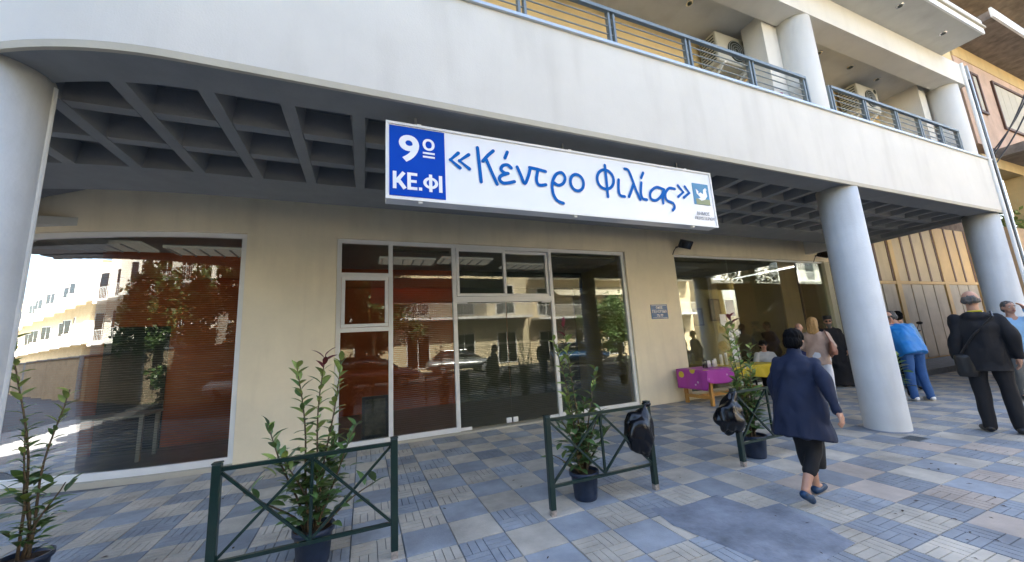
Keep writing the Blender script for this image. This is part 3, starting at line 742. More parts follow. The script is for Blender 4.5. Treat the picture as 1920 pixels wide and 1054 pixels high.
MB().box((12.75, 3.0, 0), (26, 3.25, 3.35)).build('ochre_wall', mat('tan_render', (.55, .36, .20), .9, var=.12, stains=.25), NB)
MB().box((14.6, 3.0, 3.35), (15.0, 3.3, 4.75)).build('post', M_ochre, NB)
MB().box((12.5, 6.9, 0), (26, 7.1, 8)).build('rear_wall', M_brown, NB)
MB().box((13.4, 6.66, 5.0), (25.5, 6.9, 8)).build('gate_lintel', M_brown, NB)
gt = MB().box((15.2, 6.64, .15), (24.2, 6.68, 5.0)).build('gate', M_gateframe, NB)
x = 15.25; k = 0
while x < 24.0:
    w = (.86, .86, .28, .74, .74, .84, .84, .28, .8)[k % 9]
    if w > .5:
        MB().box((x, 6.60, 2.86), (x+w-.12, 6.639, 5.0)).build('panel', M_gate if k < 7 else M_gateframe, gt)
        MB().box((x+w-.12, 6.585, 2.86), (x+w, 6.638, 5.0)).build('bar', M_gatebar, gt)
        MB().box((x, 6.60, .2), (x+w-.06, 6.639, 2.74)).build('panel', M_gatelow, gt)
    else:
        MB().box((x, 6.57, .15), (x+w, 6.638, 5.0)).build('jamb', M_gateframe, gt)
    x += w; k += 1
MB().box((15.2, 6.575, 2.75), (24.2, 6.598, 2.85)).build('transom', M_gateframe, gt)
# creeper in the neighbour loggia
cb = MB()
for i in range(500):
    c = Vector((random.uniform(13.2, 16.5), random.uniform(3.1, 3.6), 3.4+abs(random.gauss(0, .3)))); d = Vector((random.gauss(0,1), random.gauss(0,1), random.gauss(0,1))).normalized()*.06
    e = d.cross(Vector((random.gauss(0,1), random.gauss(0,1), 1))).normalized()*.035
    cb.add([c-d, c+e, c+d, c-e], [(0,1,2,3)])
cpl = tag(empty('loggia_shrub', (14.8, 3.3, 3.35)), 'leafy shrub on the loggia wall of the neighbouring building', 'shrub')
tag(cb.build('foliage', M_leafy, cpl), kind='stuff'); MB().tube([(14.8, 3.3, 3.3), (14.8, 3.3, 3.9)], .02).build('trunk', M_stem, cpl)
# street pole and wires near the neighbour
pl = tag(empty('utility_pole', (14.2, 1.75, 0)), 'grey utility pole carrying wires beside the neighbouring balconies', 'pole')
MB().tube([(14.2, 1.75, 5.9+z) for z in (-5.9, 2, 5)], [.12, .1, .09], 14).build('shaft', M_kerb, pl)
for a, b in (((14.2, 1.75, 8.6), (12.45, 2.9, 4.6)), ((14.2, 1.75, 8.7), (12.5, 2.9, 4.9)), ((14.2, 1.75, 9.0), (12.4, 2.9, 4.75))):
    a = Vector(a); b = Vector(b)
    MB().tube([a.lerp(b, t)+Vector((0,0,-.5*math.sin(math.pi*t))) for t in [i/10 for i in range(11)]], .014, 6).build('wire', M_black, pl)

# ------------------------------------------------------------------ barriers
bar_grp = 'green barriers at the pavement'
def barrier(x0, x1, y, lab, h=.83):
    r_ = tag(empty('pedestrian_barrier', ((x0+x1)/2, y, 0)), lab, 'barrier', bar_grp)
    for x in (x0, x1):
        p = bevel_mod(MB().box((x-.026, y-.026, .05), (x+.026, y+.026, h)).build('post', M_green, r_), .006)
        MB().box((x-.0235, y-.0235, -.01), (x+.0235, y+.0235, .05)).build('post_foot', M_rust, p)
        bevel_mod(MB().box((x-.029, y-.029, h), (x+.029, y+.029, h+.012)).build('cap', M_green, p), .005)
    xm = (x0+x1)/2; zt, zb = h-.035, .235; i0, i1 = x0+.026, x1-.026
    def rb(n, a, b, w=.022): MB().bar(a, b, w).build(n, M_green, r_)
    rb('top_rail', (i0, y, zt), (i1, y, zt), .026); rb('bottom_rail', (i0, y, zb), (i1, y, zb), .024)
    rb('upright', (xm, y, zb+.012), (xm, y, zt-.012), .02)
    for a, b, o in ((i0, xm-.01, -.002), (xm+.01, i1, .002)):
        rb('brace', (a, y-.008, zt-.02), (b, y-.008, zb+.02), .018); rb('brace', (a, y+.008, zb+.02), (b, y+.008, zt-.02), .018)
    return r_
barrier(-.885, .225, 3.13, 'dark green metal barrier with a potted plant behind and no bag on it')
barrier(1.545, 2.69, 3.13, 'dark green barrier with a bin bag on one post and plant behind')
barrier(3.95, 5.08, 3.13, 'dark green metal barrier behind the woman in the navy coat')
def bag(x, y, z0, z1, lab, side, seed):
    b = tag(empty('bin_bag', (x, y, z0)), lab, 'bin bag', 'black bin bags tied to the barriers')
    mb = MB(); c = x+side*.09; H_ = z1-z0
    mb.loft([(z0, c, y, .06, .04), (z0+.05, c+side*.02, y, .14, .09), (z0+.35*H_, c+side*.04, y-.01, .175, .12), (z0+.65*H_, c+side*.02, y, .15, .10), (z0+.88*H_, c-side*.05, y, .06, .05), (z1, c-side*.085, y, .035, .035)])
    me = remesh(mb, .012, 2, fold=.035, fscale=(9, 9, 3), seed=seed, crumple=.06); me.transform(Matrix.Translation(-Vector((x, y, z0))))
    link_mesh('bag', me, M_bag, b)
    MB().lathe([(.036, z1-.05), (.046, z1-.03), (.036, z1-.01)], (x, y, 0), 16).build('knot', M_bag, b, True)
bag(2.69, 3.13, .34, .84, 'black bin bag tied to the barrier post beside the potted plant, hanging towards the plant', -1, 3.1)
bag(3.95, 3.13, .36, .82, 'black bin bag tied to the barrier post near the woman in navy, bulging outward', -1, 8.7)

# ------------------------------------------------------------------ potted plants, every leaf a part
def leaf_mesh(m):
    b = MB(); L_, W_ = 1.0, .20; vs = []
    prof = ((0, .05), (.2, .75), (.45, 1), (.7, .78), (.88, .4), (1, .03))
    for t_, w in prof:
        zc = .16*t_-.34*t_*t_; vs += [(-W_*w, t_*L_, zc+.10*w*.55), (0, t_*L_, zc), (W_*w, t_*L_, zc+.10*w*.55)]
    fs = []
    for i in range(len(prof)-1):
        a = i*3; fs += [(a, a+1, a+4, a+3), (a+1, a+2, a+5, a+4)]
    return b.add(vs, fs).mesh('leaf', m, True)
LEAF = [leaf_mesh(m) for m in (M_leaf, M_leafy, M_leafr)]
def plant(x, y, stems, lab, seed, pot_h=.25, pot_r=.135, red=True, lscale=1.0, potmat=M_pot):
    rnd = random.Random(seed)
    r_ = tag(empty('potted_plant', (x, y, 0)), lab, 'potted plant', 'potted laurel shrubs on the pavement')
    k = pot_r
    p = MB().lathe([(k*.76, .0), (k*.80, .02), (k*.95, pot_h-.035), (k*1.06, pot_h-.034), (k*1.07, pot_h), (k*.98, pot_h), (k*.95, pot_h-.03), (.02, pot_h-.03)], (x, y, .002), 28).build('pot', potmat, r_, True)
    MB().lathe([(k*.94, pot_h-.04), (k*.94, pot_h-.028), (.01, pot_h-.018)], (x, y, .002), 20).build('soil', M_soil, p)
    nl = 0
    for (dx, dy, top, bend, dens) in stems:
        n_ = 9; pts = []
        for i in range(n_+1):
            t_ = i/n_
            w = .012*math.sin(7*t_+dx*30)
            pts.append(Vector((x+dx*.25+(dx)*t_+bend*t_*t_+w, y+dy*.25+dy*t_+w*.6, pot_h-.03+(top-pot_h+.03)*t_)))
        MB().tube(pts, [.0085*(1-.7*i/n_)+.001 for i in range(n_+1)], 7).build('stem', M_stem, r_, True)
        hgt = top-pot_h; cnt = int(hgt/.026*dens); ang = rnd.random()*6.28
        for i in range(cnt):
            t_ = .06+.94*(i+.5)/cnt
            if t_ < .12 and rnd.random() < .35: continue
            s_ = t_*n_; i0 = min(int(s_), n_-1); p_ = pts[i0].lerp(pts[i0+1], s_-i0)
            ang += 2.4+rnd.uniform(-.4, .4); z = p_.z
            up_ = rnd.uniform(.1, .75) if t_ < .7 else rnd.uniform(.5, 1.15)
            low = z < .75
            off = Vector((0, 0, 0))
            if low and rnd.random() < .5: off = Vector((math.cos(ang), math.sin(ang), .25))*rnd.uniform(.02, .11)
            sz = rnd.uniform(.105, .155)*lscale*(1.08 if low else .82)
            last = i >= cnt-5
            me = LEAF[2] if (last and red and top == max(q[2] for q in stems)) else (LEAF[1] if rnd.random() < max(0, (z-.55))*1.3 else LEAF[0])
            o = inst('leaf', me, r_, p_+off-Vector((x, y, 0)), (up_, rnd.uniform(-.35, .35), ang-math.pi/2), (sz, sz, sz)); nl += 1
            if off.length > .03:
                pass
    return r_
plant(-.33, 3.34, [(-.10, .02, 1.42, -.02, 1.0), (.0, .0, 1.50, .04, 1.05), (.09, .03, 1.45, .05, 1.0), (-.2, -.04, 1.02, -.08, 1.1), (.14, -.06, .95, .12, 1.1), (-.06, -.1, .8, -.12, 1.3), (.05, .08, .85, .05, 1.3), (.02, -.08, .7, .02, 1.4), (-.22, .05, .55, -.2, 1.0), (.2, .0, .5, .22, 1.0)],
      'tall bushy laurel in a dark blue pot behind the barrier that carries no bag', 1)
plant(1.99, 3.30, [(-.08, .02, 1.52, -.1, .8), (.0, .03, 1.68, -.08, .8), (.1, .0, 1.2, .12, .8), (.05, -.05, .8, .15, 1.0), (-.1, -.04, .75, -.1, 1.0), (.12, -.02, .62, .2, 1.0), (-.16, 0, .45, -.16, .8), (.0, .06, .7, .02, 1.1), (-.04, .02, .95, -.06, 1.1), (.06, .04, .9, .02, 1.1)],
      'thin laurel with long upright shoots behind the barrier with a bin bag', 2)
plant(4.36, 3.27, [(-.06, .03, 1.55, -.06, .9), (.04, .02, 1.68, -.1, 1.0), (.08, 0, 1.3, .1, 1.0), (-.1, -.03, 1.15, -.12, 1.1), (.1, .04, 1.0, .12, 1.1), (-.05, .05, .85, -.06, 1.2), (.02, -.05, .75, .05, 1.2), (-.1, 0, .95, -.02, 1.2), (.07, .03, .9, .0, 1.2)],
      'laurel with red tip leaves in a pot beside the woman in the navy coat', 3)
plant(7.78, 3.36, [(-.05, 0, 1.35, -.1, 1.0), (.05, .03, 1.2, .06, 1.1), (.1, -.04, .95, .12, 1.2), (-.08, .05, .9, -.08, 1.2), (.06, .06, .6, .2, 1.2)],
      'green laurel in a pot half hidden behind the middle round column', 4, red=False, pot_h=.3, lscale=1.2, potmat=M_black)
plant(-2.16, 3.88, [(-.05, .0, 1.75, -.16, .8), (.03, .02, 1.35, .05, .9), (.0, .0, 1.1, -.1, 1.0), (.05, -.02, .7, .1, .9), (-.02, .03, .8, -.05, 1.0)],
      'laurel in a dark pot growing beside the left round column', 5, red=False, lscale=.85)

# ------------------------------------------------------------------ table with cloth, cups and jug
TB = tag(empty('trestle_table', (7.6, 6.05, 0)), 'pine trestle table standing against the shop window', 'table')
tx0, tx1, ty0, ty1, tz = 6.5, 8.75, 5.68, 6.42, .72
bevel_mod(MB().box((tx0, ty0, tz-.03), (tx1, ty1, tz)).build('table_top', M_wood, TB), .005)
for x in (tx0+.12, tx1-.12):
    for y in (ty0+.05, ty1-.05): bevel_mod(MB().bar((x, y, 0), (x, y, tz-.031), .065).build('leg', M_wood, TB), .006)
    MB().bar((x, ty0+.085, .16), (x, ty1-.085, .16), .06).build('crossbar', M_wood, TB)
MB().bar((tx0+.15, (ty0+ty1)/2, .16), (tx1-.15, (ty0+ty1)/2, .16), .06).build('stretcher', M_wood, TB)
mc = bpy.data.materials.new('flowered_cloth'); mc.use_nodes = True; MATS['cloth'] = mc
n_ = mc.node_tree.nodes; l_ = mc.node_tree.links; g_ = n_.new('ShaderNodeNewGeometry')
v1 = n_.new('ShaderNodeTexVoronoi'); v1.inputs['Scale'].default_value = 2.6; v2 = n_.new('ShaderNodeTexVoronoi'); v2.inputs['Scale'].default_value = 4.5
l_.new(g_.outputs['Position'], v1.inputs['Vector']); l_.new(g_.outputs['Position'], v2.inputs['Vector'])
sepx = n_.new('ShaderNodeSeparateXYZ'); l_.new(g_.outputs['Position'], sepx.inputs[0])
nz = n_.new('ShaderNodeTexNoise'); nz.inputs['Scale'].default_value = 3; l_.new(g_.outputs['Position'], nz.inputs['Vector'])
ad = n_.new('ShaderNodeMath'); ad.operation = 'MULTIPLY_ADD'; ad.inputs[1].default_value = .7; l_.new(nz.outputs['Fac'], ad.inputs[0]); l_.new(sepx.outputs[0], ad.inputs[2])
cr1 = n_.new('ShaderNodeMapRange'); cr1.inputs[1].default_value = 7.62; cr1.inputs[2].default_value = 7.70; l_.new(ad.outputs[0], cr1.inputs[0])
mA = n_.new('ShaderNodeMix'); mA.data_type = 'RGBA'; mA.inputs[6].default_value = (.42, .045, .36, 1); mA.inputs[7].default_value = (.62, .46, .02, 1); l_.new(cr1.outputs[0], mA.inputs[0])
rA = n_.new('ShaderNodeMapRange'); rA.inputs[1].default_value = .17; rA.inputs[2].default_value = .19; rA.inputs[3].default_value = 1; rA.inputs[4].default_value = 0; l_.new(v1.outputs['Distance'], rA.inputs[0])
mB = n_.new('ShaderNodeMix'); mB.data_type = 'RGBA'; mB.inputs[7].default_value = (.65, .5, .03, 1); l_.new(rA.outputs[0], mB.inputs[0]); l_.new(mA.outputs[2], mB.inputs[6])
rB = n_.new('ShaderNodeMapRange'); rB.inputs[1].default_value = .10; rB.inputs[2].default_value = .12; rB.inputs[3].default_value = 1; rB.inputs[4].default_value = 0; l_.new(v2.outputs['Distance'], rB.inputs[0])
mC = n_.new('ShaderNodeMix'); mC.data_type = 'RGBA'; mC.inputs[7].default_value = (.72, .55, .68, 1); l_.new(rB.outputs[0], mC.inputs[0]); l_.new(mB.outputs[2], mC.inputs[6])
l_.new(mC.outputs[2], n_['Principled BSDF'].inputs['Base Color']); n_['Principled BSDF'].inputs['Roughness'].default_value = .5
cl = MB(); NX, NY = 60, 44; ov = .28
xs = [tx0-.42+(tx1+.3-tx0+.42)*i/NX for i in range(NX+1)]; ys = [ty0-ov+(ty1-ty0+ov+.02)*j/NY for j in range(NY+1)]
vs = []
for j, v in enumerate(ys):
    for i, u in enumerate(xs):
        ox = max(tx0-.02-u, u-(tx1+.02), 0); oy = max(ty0-.02-v, 0)
        px_ = min(max(u, tx0-.02), tx1+.02); py_ = max(v, ty0-.02); dr = max(ox, oy)
        if ox and oy: dr = math.hypot(ox, oy)*.9
        rip = .012*math.sin(u*17+v*5)*min(1, oy*6)+.0
        ripx = .012*math.sin(v*21)*min(1, ox*6)
        sg = -1 if u < tx0 else 1
        z = tz+.004-dr+(.03*math.sin(u*4.3)*(1 if oy > .01 else 0))
        vs.append((px_+sg*(.006+ripx+.02*ox)*(ox > 0), py_-(.006+rip+.03*oy)*(oy > 0), z))
cl.add(vs, [(j*(NX+1)+i, j*(NX+1)+i+1, (j+1)*(NX+1)+i+1, (j+1)*(NX+1)+i) for j in range(NY) for i in range(NX)])
clo = tag(cl.build('tablecloth', mc, None, True), 'purple and yellow flowered tablecloth draped over the trestle table', 'tablecloth')
so = clo.modifiers.new('t', 'SOLIDIFY'); so.thickness = .003; so.offset = 1
def cup(x, y, n_, lab, r=.036):
    c = tag(empty('paper_cups' if n_ > 1 else 'paper_cup', (x, y, tz+.008)), lab, 'cup', 'white paper cups on the table')
    for k in range(n_):
        MB().lathe([(r*.98, 0), (r*.72, .088), (.005, .0881)], (x, y, tz+.0085+k*.026), 18).build('cup', M_paper, c, True)
for k, (x, y, n_) in enumerate(((7.08, 6.12, 3), (7.17, 6.15, 3), (7.27, 6.12, 3), (7.37, 6.16, 4), (7.62, 6.2, 7), (7.78, 6.2, 8))):
    cup(x, y, n_, ('short stack of white paper cups next to the glass jug', 'short stack of paper cups, second in the row from the jug', 'short stack of paper cups, third in the row from the jug',
                   'short stack of paper cups ending the row, next to the tall stacks', 'second tallest stack of white paper cups on the table', 'tallest stack of white paper cups on the table')[k])
jg = tag(empty('glass_jug', (6.86, 6.0, tz+.008)), 'clear jug with handle on the purple end of the table', 'jug')
MB().lathe([(.05, 0), (.055, .02), (.05, .13), (.055, .17), (.051, .17), (.046, .13), (.05, .02), (.01, .012)], (6.86, 6.0, tz+.009), 22).build('body', glass('jug_glass', (.8, .8, .78), 1.45, 2.0), jg, True)
MB().tube([(6.91, 6.0, tz+.16), (6.965, 6.0, tz+.14), (6.965, 6.0, tz+.07), (6.91, 6.0, tz+.04)], .008).build('handle', M_paper, jg, True)
# notices on the glass and pictures inside
for k, (x, z, w, h) in enumerate(((8.35, 1.62, .21, .30), (8.62, 1.86, .3, .42), (8.66, 1.32, .28, .21))):
    tag(MB().box((x, WY+.078, z), (x+w, WY+.0845, z+h)).build('paper_notice', M_paper), ('narrow white notice taped to the shop window above the table', 'largest white notice taped to the shop window above the table', 'landscape white notice taped low on the shop window above the table')[k], 'notice')
def picture(x0, x1, z0, z1, y, lab, tilt=0):
    p = tag(empty('framed_picture', ((x0+x1)/2, y, z0)), lab, 'picture'); f = MB(); t = .05
    def sh_(v): return (v[0], v[1]+(v[2]-z0)*tilt, v[2])
    f.box((x0, y-.03, z0), (x1, y, z0+t)); f.box((x0, y-.03, z1-t), (x1, y, z1)); f.box((x0, y-.029, z0+t), (x0+t, y-.001, z1-t)); f.box((x1-t, y-.029, z0+t), (x1, y-.001, z1-t))
    f.v = [sh_(v) for v in f.v]; f.build('frame', M_black if tilt else M_soil, p)
    c = MB().box((x0+t, y-.015, z0+t), (x1-t, y-.005, z1-t)); c.v = [sh_(v) for v in c.v]
    c.build('canvas', mat('abstract_canvas', (.13, .11, .07), .6, var=.95, scale=7) if tilt else mat('print_canvas', (.4, .34, .2), .6, var=.5, scale=9), p)
picture(-.02, .42, .03, .72, 7.15, 'abstract painting in a thin black frame leaning on the floor inside', .12)
picture(12.4, 13.0, 1.9, 2.75, 10.28, 'framed picture on the olive wall inside, showing lower of the two'); picture(11.5, 12.0, 1.75, 2.4, 10.28, 'framed picture on the olive wall inside, nearer the notices')
# chair legs and desk seen behind the curved window
ds = tag(empty('desk', (-3.9, 8.4, .02)), 'pale desk behind the curved shop window', 'desk')
bevel_mod(MB().box((-4.7, 7.8, .7), (-3.2, 8.4, .74)).build('top', M_lip, ds), .004)
for x in (-4.65, -3.25):
    for y in (7.85, 8.35): MB().bar((x, y, .02), (x, y, .7), .05).build('leg', M_lip, ds)

# ------------------------------------------------------------------ people
def cmat(name, col, rough=.8, **k): return mat(name, col, rough, var=.14, scale=7, bump=.15, bscale=220, **k)
def person(label, loc, heading, H=1.75, lean=0, twist=0, head=(0, 0), legs=None, arms=None, top=None, bottom=None, shoes=None, hair=None,
           rings=None, skirt=None, sleeve=1.0, beard=None, hat=None, glasses=None, skin=None, hi=False, hairkind='short', seat=False, hood=False, pant_r=1.0, seed=0, collar=None):
    S = H/1.75
    Pn = tag(empty('person', loc, R(heading)+math.pi/2), label, 'person'); Pn.scale = (S, S, S)
    skin = skin or M_skin; vox = .0075 if hi else .0095
    T_ = Matrix.Translation((0, 0, .95)) @ Matrix.Rotation(R(lean), 4, 'X') @ Matrix.Rotation(R(twist), 4, 'Z')
    Hd = T_ @ Matrix.Translation((0, .0, .55)) @ Matrix.Rotation(R(head[0]), 4, 'Z') @ Matrix.Rotation(R(head[1]), 4, 'X')
    legs = legs or {}; arms = arms or {}
    LG = {}; AR = {}
    for s in (-1, 1):
        LG[s] = [Vector(v) for v in legs.get(s, ((s*.095, -.015, .5), (s*.10, .02, .085), (s*.13, -.14, .03)))]
        e, w = arms.get(s, ((s*.235, .04, .18), (s*.25, -.04, -.06)))
        AR[s] = (T_ @ Vector((s*.162, 0, .415)), T_ @ Vector(e), T_ @ Vector(w))
    hip = {s: Vector((s*.09, 0, .92)) for s in (-1, 1)}
    # body, one continuous surface
    b = MB()
    b.loft([(-.1, 0, 0, .13, .095), (0, 0, 0, .145, .10), (.15, 0, 0, .125, .09), (.32, 0, 0, .15, .10), (.43, 0, .005, .145, .08), (.5, 0, .01, .06, .055)], T_)
    b.cone(T_ @ Vector((0, .012, .46)), .055, Hd @ Vector((0, .01, .06)), .05)
    b.ell((0, .012, .125), (.074, .094, .098), Hd); b.ell((0, -.03, .065), (.054, .06, .068), Hd)
    b.cone(Hd @ Vector((0, -.085, .115)), .009, Hd @ Vector((0, -.102, .078)), .014)
    for s in (-1, 1):
        b.ell((s*.076, .012, .10), (.012, .022, .032), Hd)
        k, a, t_ = LG[s]
        b.cone(hip[s], .078, k, .052); b.cone(k, .052, k.lerp(a, .35), .052); b.cone(k.lerp(a, .35), .052, a, .034); b.cone(a, .036, a.lerp(t_, .9)+Vector((0, 0, .0)), .026)
        sh, e, w = AR[s]
        b.cone(sh, .05, e, .038); b.cone(e, .038, w, .026)
        d = (w-e).normalized(); sd_ = T_.to_3x3() @ Vector((0, -1, 0)); sd_ = (sd_-d*sd_.dot(d)).normalized(); nn = d.cross(sd_)
        pm = w+d*.05; b.cone(w, .024, pm, .028); b.cone(w+d*.03+sd_*.018, .02, pm+d*.03+sd_*.022, .017); b.cone(w+d*.03-sd_*.018, .02, pm+d*.03-sd_*.02, .016)
        inn = nn*(-s if nn.dot(T_.to_3x3() @ Vector((1, 0, 0))) > 0 else s)
        for q, (o_, ln) in enumerate(((.03, .07), (.011, .08), (-.009, .075), (-.028, .058))):
            f0 = pm+d*.035+sd_*o_; f1 = f0+d*ln*.5+inn*.008; f2 = f1+d*ln*.4+inn*.028
            b.cone(f0, .0105, f1, .0098, 8); b.cone(f1, .0098, f2, .0085, 8)
        b.cone(w+d*.03+sd_*.022, .013, w+d*.075+sd_*.055+inn*.012, .011, 8); b.cone(w+d*.075+sd_*.055+inn*.012, .011, w+d*.105+sd_*.058+inn*.02, .0095, 8)
    link_mesh('body', remesh(b, vox, 3), skin, Pn)
    # trousers or skirt
    if bottom:
        b = MB()
        b.loft([(-.12, 0, .005, .155, .115), (0, 0, .01, .165, .125), (.1, 0, .005, .155, .112)], Matrix.Translation((0, 0, .95)) @ Matrix.Rotation(R(lean*.4), 4, 'X'))
        cut = skirt if skirt else 1.0
        for s in (-1, 1):
            k, a, t_ = LG[s]; end = a if cut >= 1 else k.lerp(a, cut)
            b.cone(hip[s]+Vector((0, .005, 0)), .098*pant_r, k, .075*pant_r); b.cone(k, .075*pant_r, end+Vector((0, 0, .0 if cut < 1 else -.01)), .062*pant_r)
            if cut >= 1: b.cone(a+Vector((0, 0, .02)), .062*pant_r, a+Vector((0, -.02, -.02)), .058*pant_r)
        if skirt:
            k0, a0, _ = LG[-1]; k1, a1, _ = LG[1]
            mid = (k0+k1)/2; sp_ = abs(k0.y-k1.y)/2
            b.loft([(mid.z-.20, mid.x, mid.y, .10, .06+sp_), (mid.z, mid.x, mid.y, .12, .08+sp_), (.75, 0, 0, .165, .12), (.95, 0, 0, .165, .12)])
        link_mesh('skirt' if skirt else 'trousers', remesh(b, .012, 3, fold=.012, fscale=(10, 10, 6), seed=seed), bottom, Pn)
    # upper garment
    if top:
        b = MB()
        rg = rings or [(-.16, .185, .135), (0, .18, .13), (.18, .175, .125), (.33, .20, .125), (.42, .185, .105), (.49, .10, .075)]
        if not seat:
            b.loft([(z, 0, .005, rx, ry) for z, rx, ry in rg], T_)
        else: b.loft([(max(z, -.05), 0, .005, rx, ry) for z, rx, ry in rg], T_)
        for s in (-1, 1):
            sh, e, w = AR[s]
            w2_ = e.lerp(w, sleeve) if sleeve >= 0 else None
            b.cone(sh, .07, e, .059)
            if sleeve > 0: b.cone(e, .059, w2_, .052)
        if hood: b.ell((0, .085, .45), (.11, .055, .065), T_)
        if collar: b.cone(T_ @ Vector((0, .02, .47)), .085, T_ @ Vector((0, .015, .535)), .072)
        link_mesh('cassock' if hat else 'jacket', remesh(b, .012, 3, fold=.026, fscale=(8, 8, 4.5), seed=seed+4, crumple=.02), top, Pn)
    # shoes
    for s in (-1, 1):
        k, a, t_ = LG[s]; b = MB()
        h0 = a+Vector((0, .03, -.035)); mid = a.lerp(t_, .55)+Vector((0, 0, -.012))
        b.cone(h0, .042, mid, .042); b.cone(mid, .042, t_+Vector((0, 0, .004)), .034)
        link_mesh('shoe', remesh(b, .010, 2), shoes or M_black, Pn)
    # hair
    if hair:
        b = MB()
        if hairkind == 'short': b.ell((0, .026, .142), (.083, .096, .092), Hd); b.ell((0, .05, .09), (.076, .068, .07), Hd)
        elif hairkind == 'bald': b.ell((0, .034, .098), (.0785, .081, .05), Hd); b.ell((0, .06, .125), (.066, .056, .05), Hd)
        elif hairkind == 'long':
            b.ell((0, .026, .145), (.09, .10, .095), Hd); b.ell((0, .06, .07), (.10, .07, .12), Hd); b.ell((0, .075, -.03), (.095, .05, .1), Hd)
        elif hairkind == 'bob':
            b.ell((0, .024, .145), (.094, .108, .098), Hd); b.ell((0, .05, .08), (.092, .085, .085), Hd); b.ell((0, .085, .16), (.05, .05, .045), Hd)
        link_mesh('hair', remesh(b, .006, 2, fold=.012, fscale=(55, 55, 7), seed=seed), hair, Pn)
    if beard:
        b = MB(); b.ell((0, -.045, .03), (.055, .05, .055), Hd); b.ell((0, -.05, -.03), (.04, .035, .05), Hd)
        link_mesh('beard', remesh(b, .008, 2, fold=.01, fscale=(30, 30, 20)), beard, Pn)
    if hat:
        b = MB().loft([(.165, 0, .01, .092, .108), (.25, 0, .012, .098, .112), (.262, 0, .012, .09, .105)], Hd); b.build('hat', M_black, Pn, True, world=False)
    # face details
    for s in (-1, 1):
        MB().ell((s*.031, -.076, .115), (.014, .008, .007), Hd, 10).build('eye', M_white, Pn, True, world=False)
        MB().ell((s*.031, -.083, .115), (.006, .004, .006), Hd, 8).build('pupil', M_black, Pn, True, world=False)
        MB().ell((s*.031, -.082, .136), (.02, .008, .005), Hd, 8).build('eyebrow', hair or M_stem, Pn, True, world=False)
    MB().ell((0, -.088, .048), (.024, .007, .007), Hd, 10).build('mouth', mat('lip', (.35, .11, .09), .5), Pn, True, world=False)
    if glasses:
        for s in (-1, 1): MB().ell((s*.034, -.096, .114), (.027, .005, .02), Hd, 14).build('lens', glasses, Pn, True, world=False)
        MB().tube([Hd @ Vector(v) for v in ((-.08, 0, .12), (-.065, -.09, .12), (.065, -.09, .12), (.08, 0, .12))], .0035, 6).build('glasses_frame', M_black, Pn, world=False)
    return Pn, T_, Hd, AR

C_navy = cmat('navy_wool', (.009, .016, .045)); C_black = cmat('black_cloth', (.0045, .005, .008)); C_knit = cmat('pink_knit', (.50, .36, .29)); C_white = cmat('white_denim', (.70, .72, .78))
C_blue = cmat('bright_blue_nylon', (.015, .22, .62), .45); C_jean = cmat('blue_denim', (.03, .10, .28)); C_lblue = cmat('light_blue_cotton', (.25, .45, .68)); C_grey = cmat('grey_trousers', (.13, .13, .12))
C_beige = cmat('beige_cotton', (.45, .40, .30)); C_pat = cmat('patterned_blouse', (.55, .55, .55)); C_indigo = cmat('indigo_shirt', (.03, .035, .12))
Hr_black = mat('black_hair', (.004, .0035, .004), .7, spec=.12, var=.3, scale=40); Hr_blonde = mat('blonde_hair', (.45, .26, .09), .5, var=.45, scale=45); Hr_grey = mat('grey_hair', (.10, .095, .09), .6, var=.4, scale=40); Hr_brown = mat('brown_hair', (.03, .018, .012), .5, var=.3)
C_shoeb = mat('patterned_shoe', (.010, .045, .11), .5, var=.9, scale=26)

# woman in navy coat, walking
Pn, T_, Hd, AR = person('woman in a navy coat and black skirt walking away past the barriers', (3.72, 2.28, 0), 5, 1.50, lean=9, head=(8, 6), hi=True,
    legs={-1: ((-.06, .02, .50), (-.055, .30, .16), (-.06, .22, .045)), 1: ((.06, -.10, .50), (.055, -.13, .08), (.06, -.29, .035))},
    arms={-1: ((-.30, .12, .20), (-.38, .14, -.03)), 1: ((.27, -.02, .18), (.27, -.12, -.04))},
    top=C_navy, bottom=C_black, skirt=.55, shoes=C_shoeb, hair=Hr_black, hairkind='bob', collar=True, seed=1,
    rings=[(-.35, .285, .235), (-.2, .265, .22), (0, .245, .195), (.18, .225, .175), (.33, .235, .165), (.42, .205, .13), (.5, .10, .085)])
w_ = AR[1][2]; bevel_mod(MB().box((w_.x-.02, w_.y-.06, w_.z-.15), (w_.x+.02, w_.y+.04, w_.z-.02)).build('phone_case', M_black, Pn, world=False), .008)
# man in black jacket, back to us
Pn, T_, Hd, AR = person('balding man in a black hooded jacket standing with his back turned, black shoulder bag', (7.66, 2.275, 0), 22, 1.87, head=(-14, 0), hi=True,
    legs={-1: ((-.105, -.01, .5), (-.115, .02, .085), (-.16, -.13, .03)), 1: ((.105, -.01, .5), (.115, .02, .085), (.16, -.13, .03))},
    arms={-1: ((-.22, .06, .19), (-.235, .02, -.05)), 1: ((.215, .04, .19), (.225, -.01, -.05))},
    top=C_black, bottom=C_black, hair=Hr_grey, hairkind='bald', hood=True, seed=5, pant_r=.98, rings=[(-.22, .185, .15), (0, .175, .14), (.18, .17, .135), (.33, .185, .135), (.42, .17, .11), (.49, .095, .08)])
bgm = MB().loft([(.66, .17, .05, .085, .05), (.71, .17, .05, .10, .065), (.91, .17, .055, .10, .06), (.94, .17, .055, .085, .045)], n=16)
link_mesh('shoulder_bag', remesh(bgm, .012, 2), M_black, Pn)
MB().tube([T_ @ Vector(v) for v in ((.2, .12, .0), (.07, .145, .22), (-.12, .13, .44), (-.13, -.02, .5))], .012).build('bag_strap', M_black, Pn, world=False)
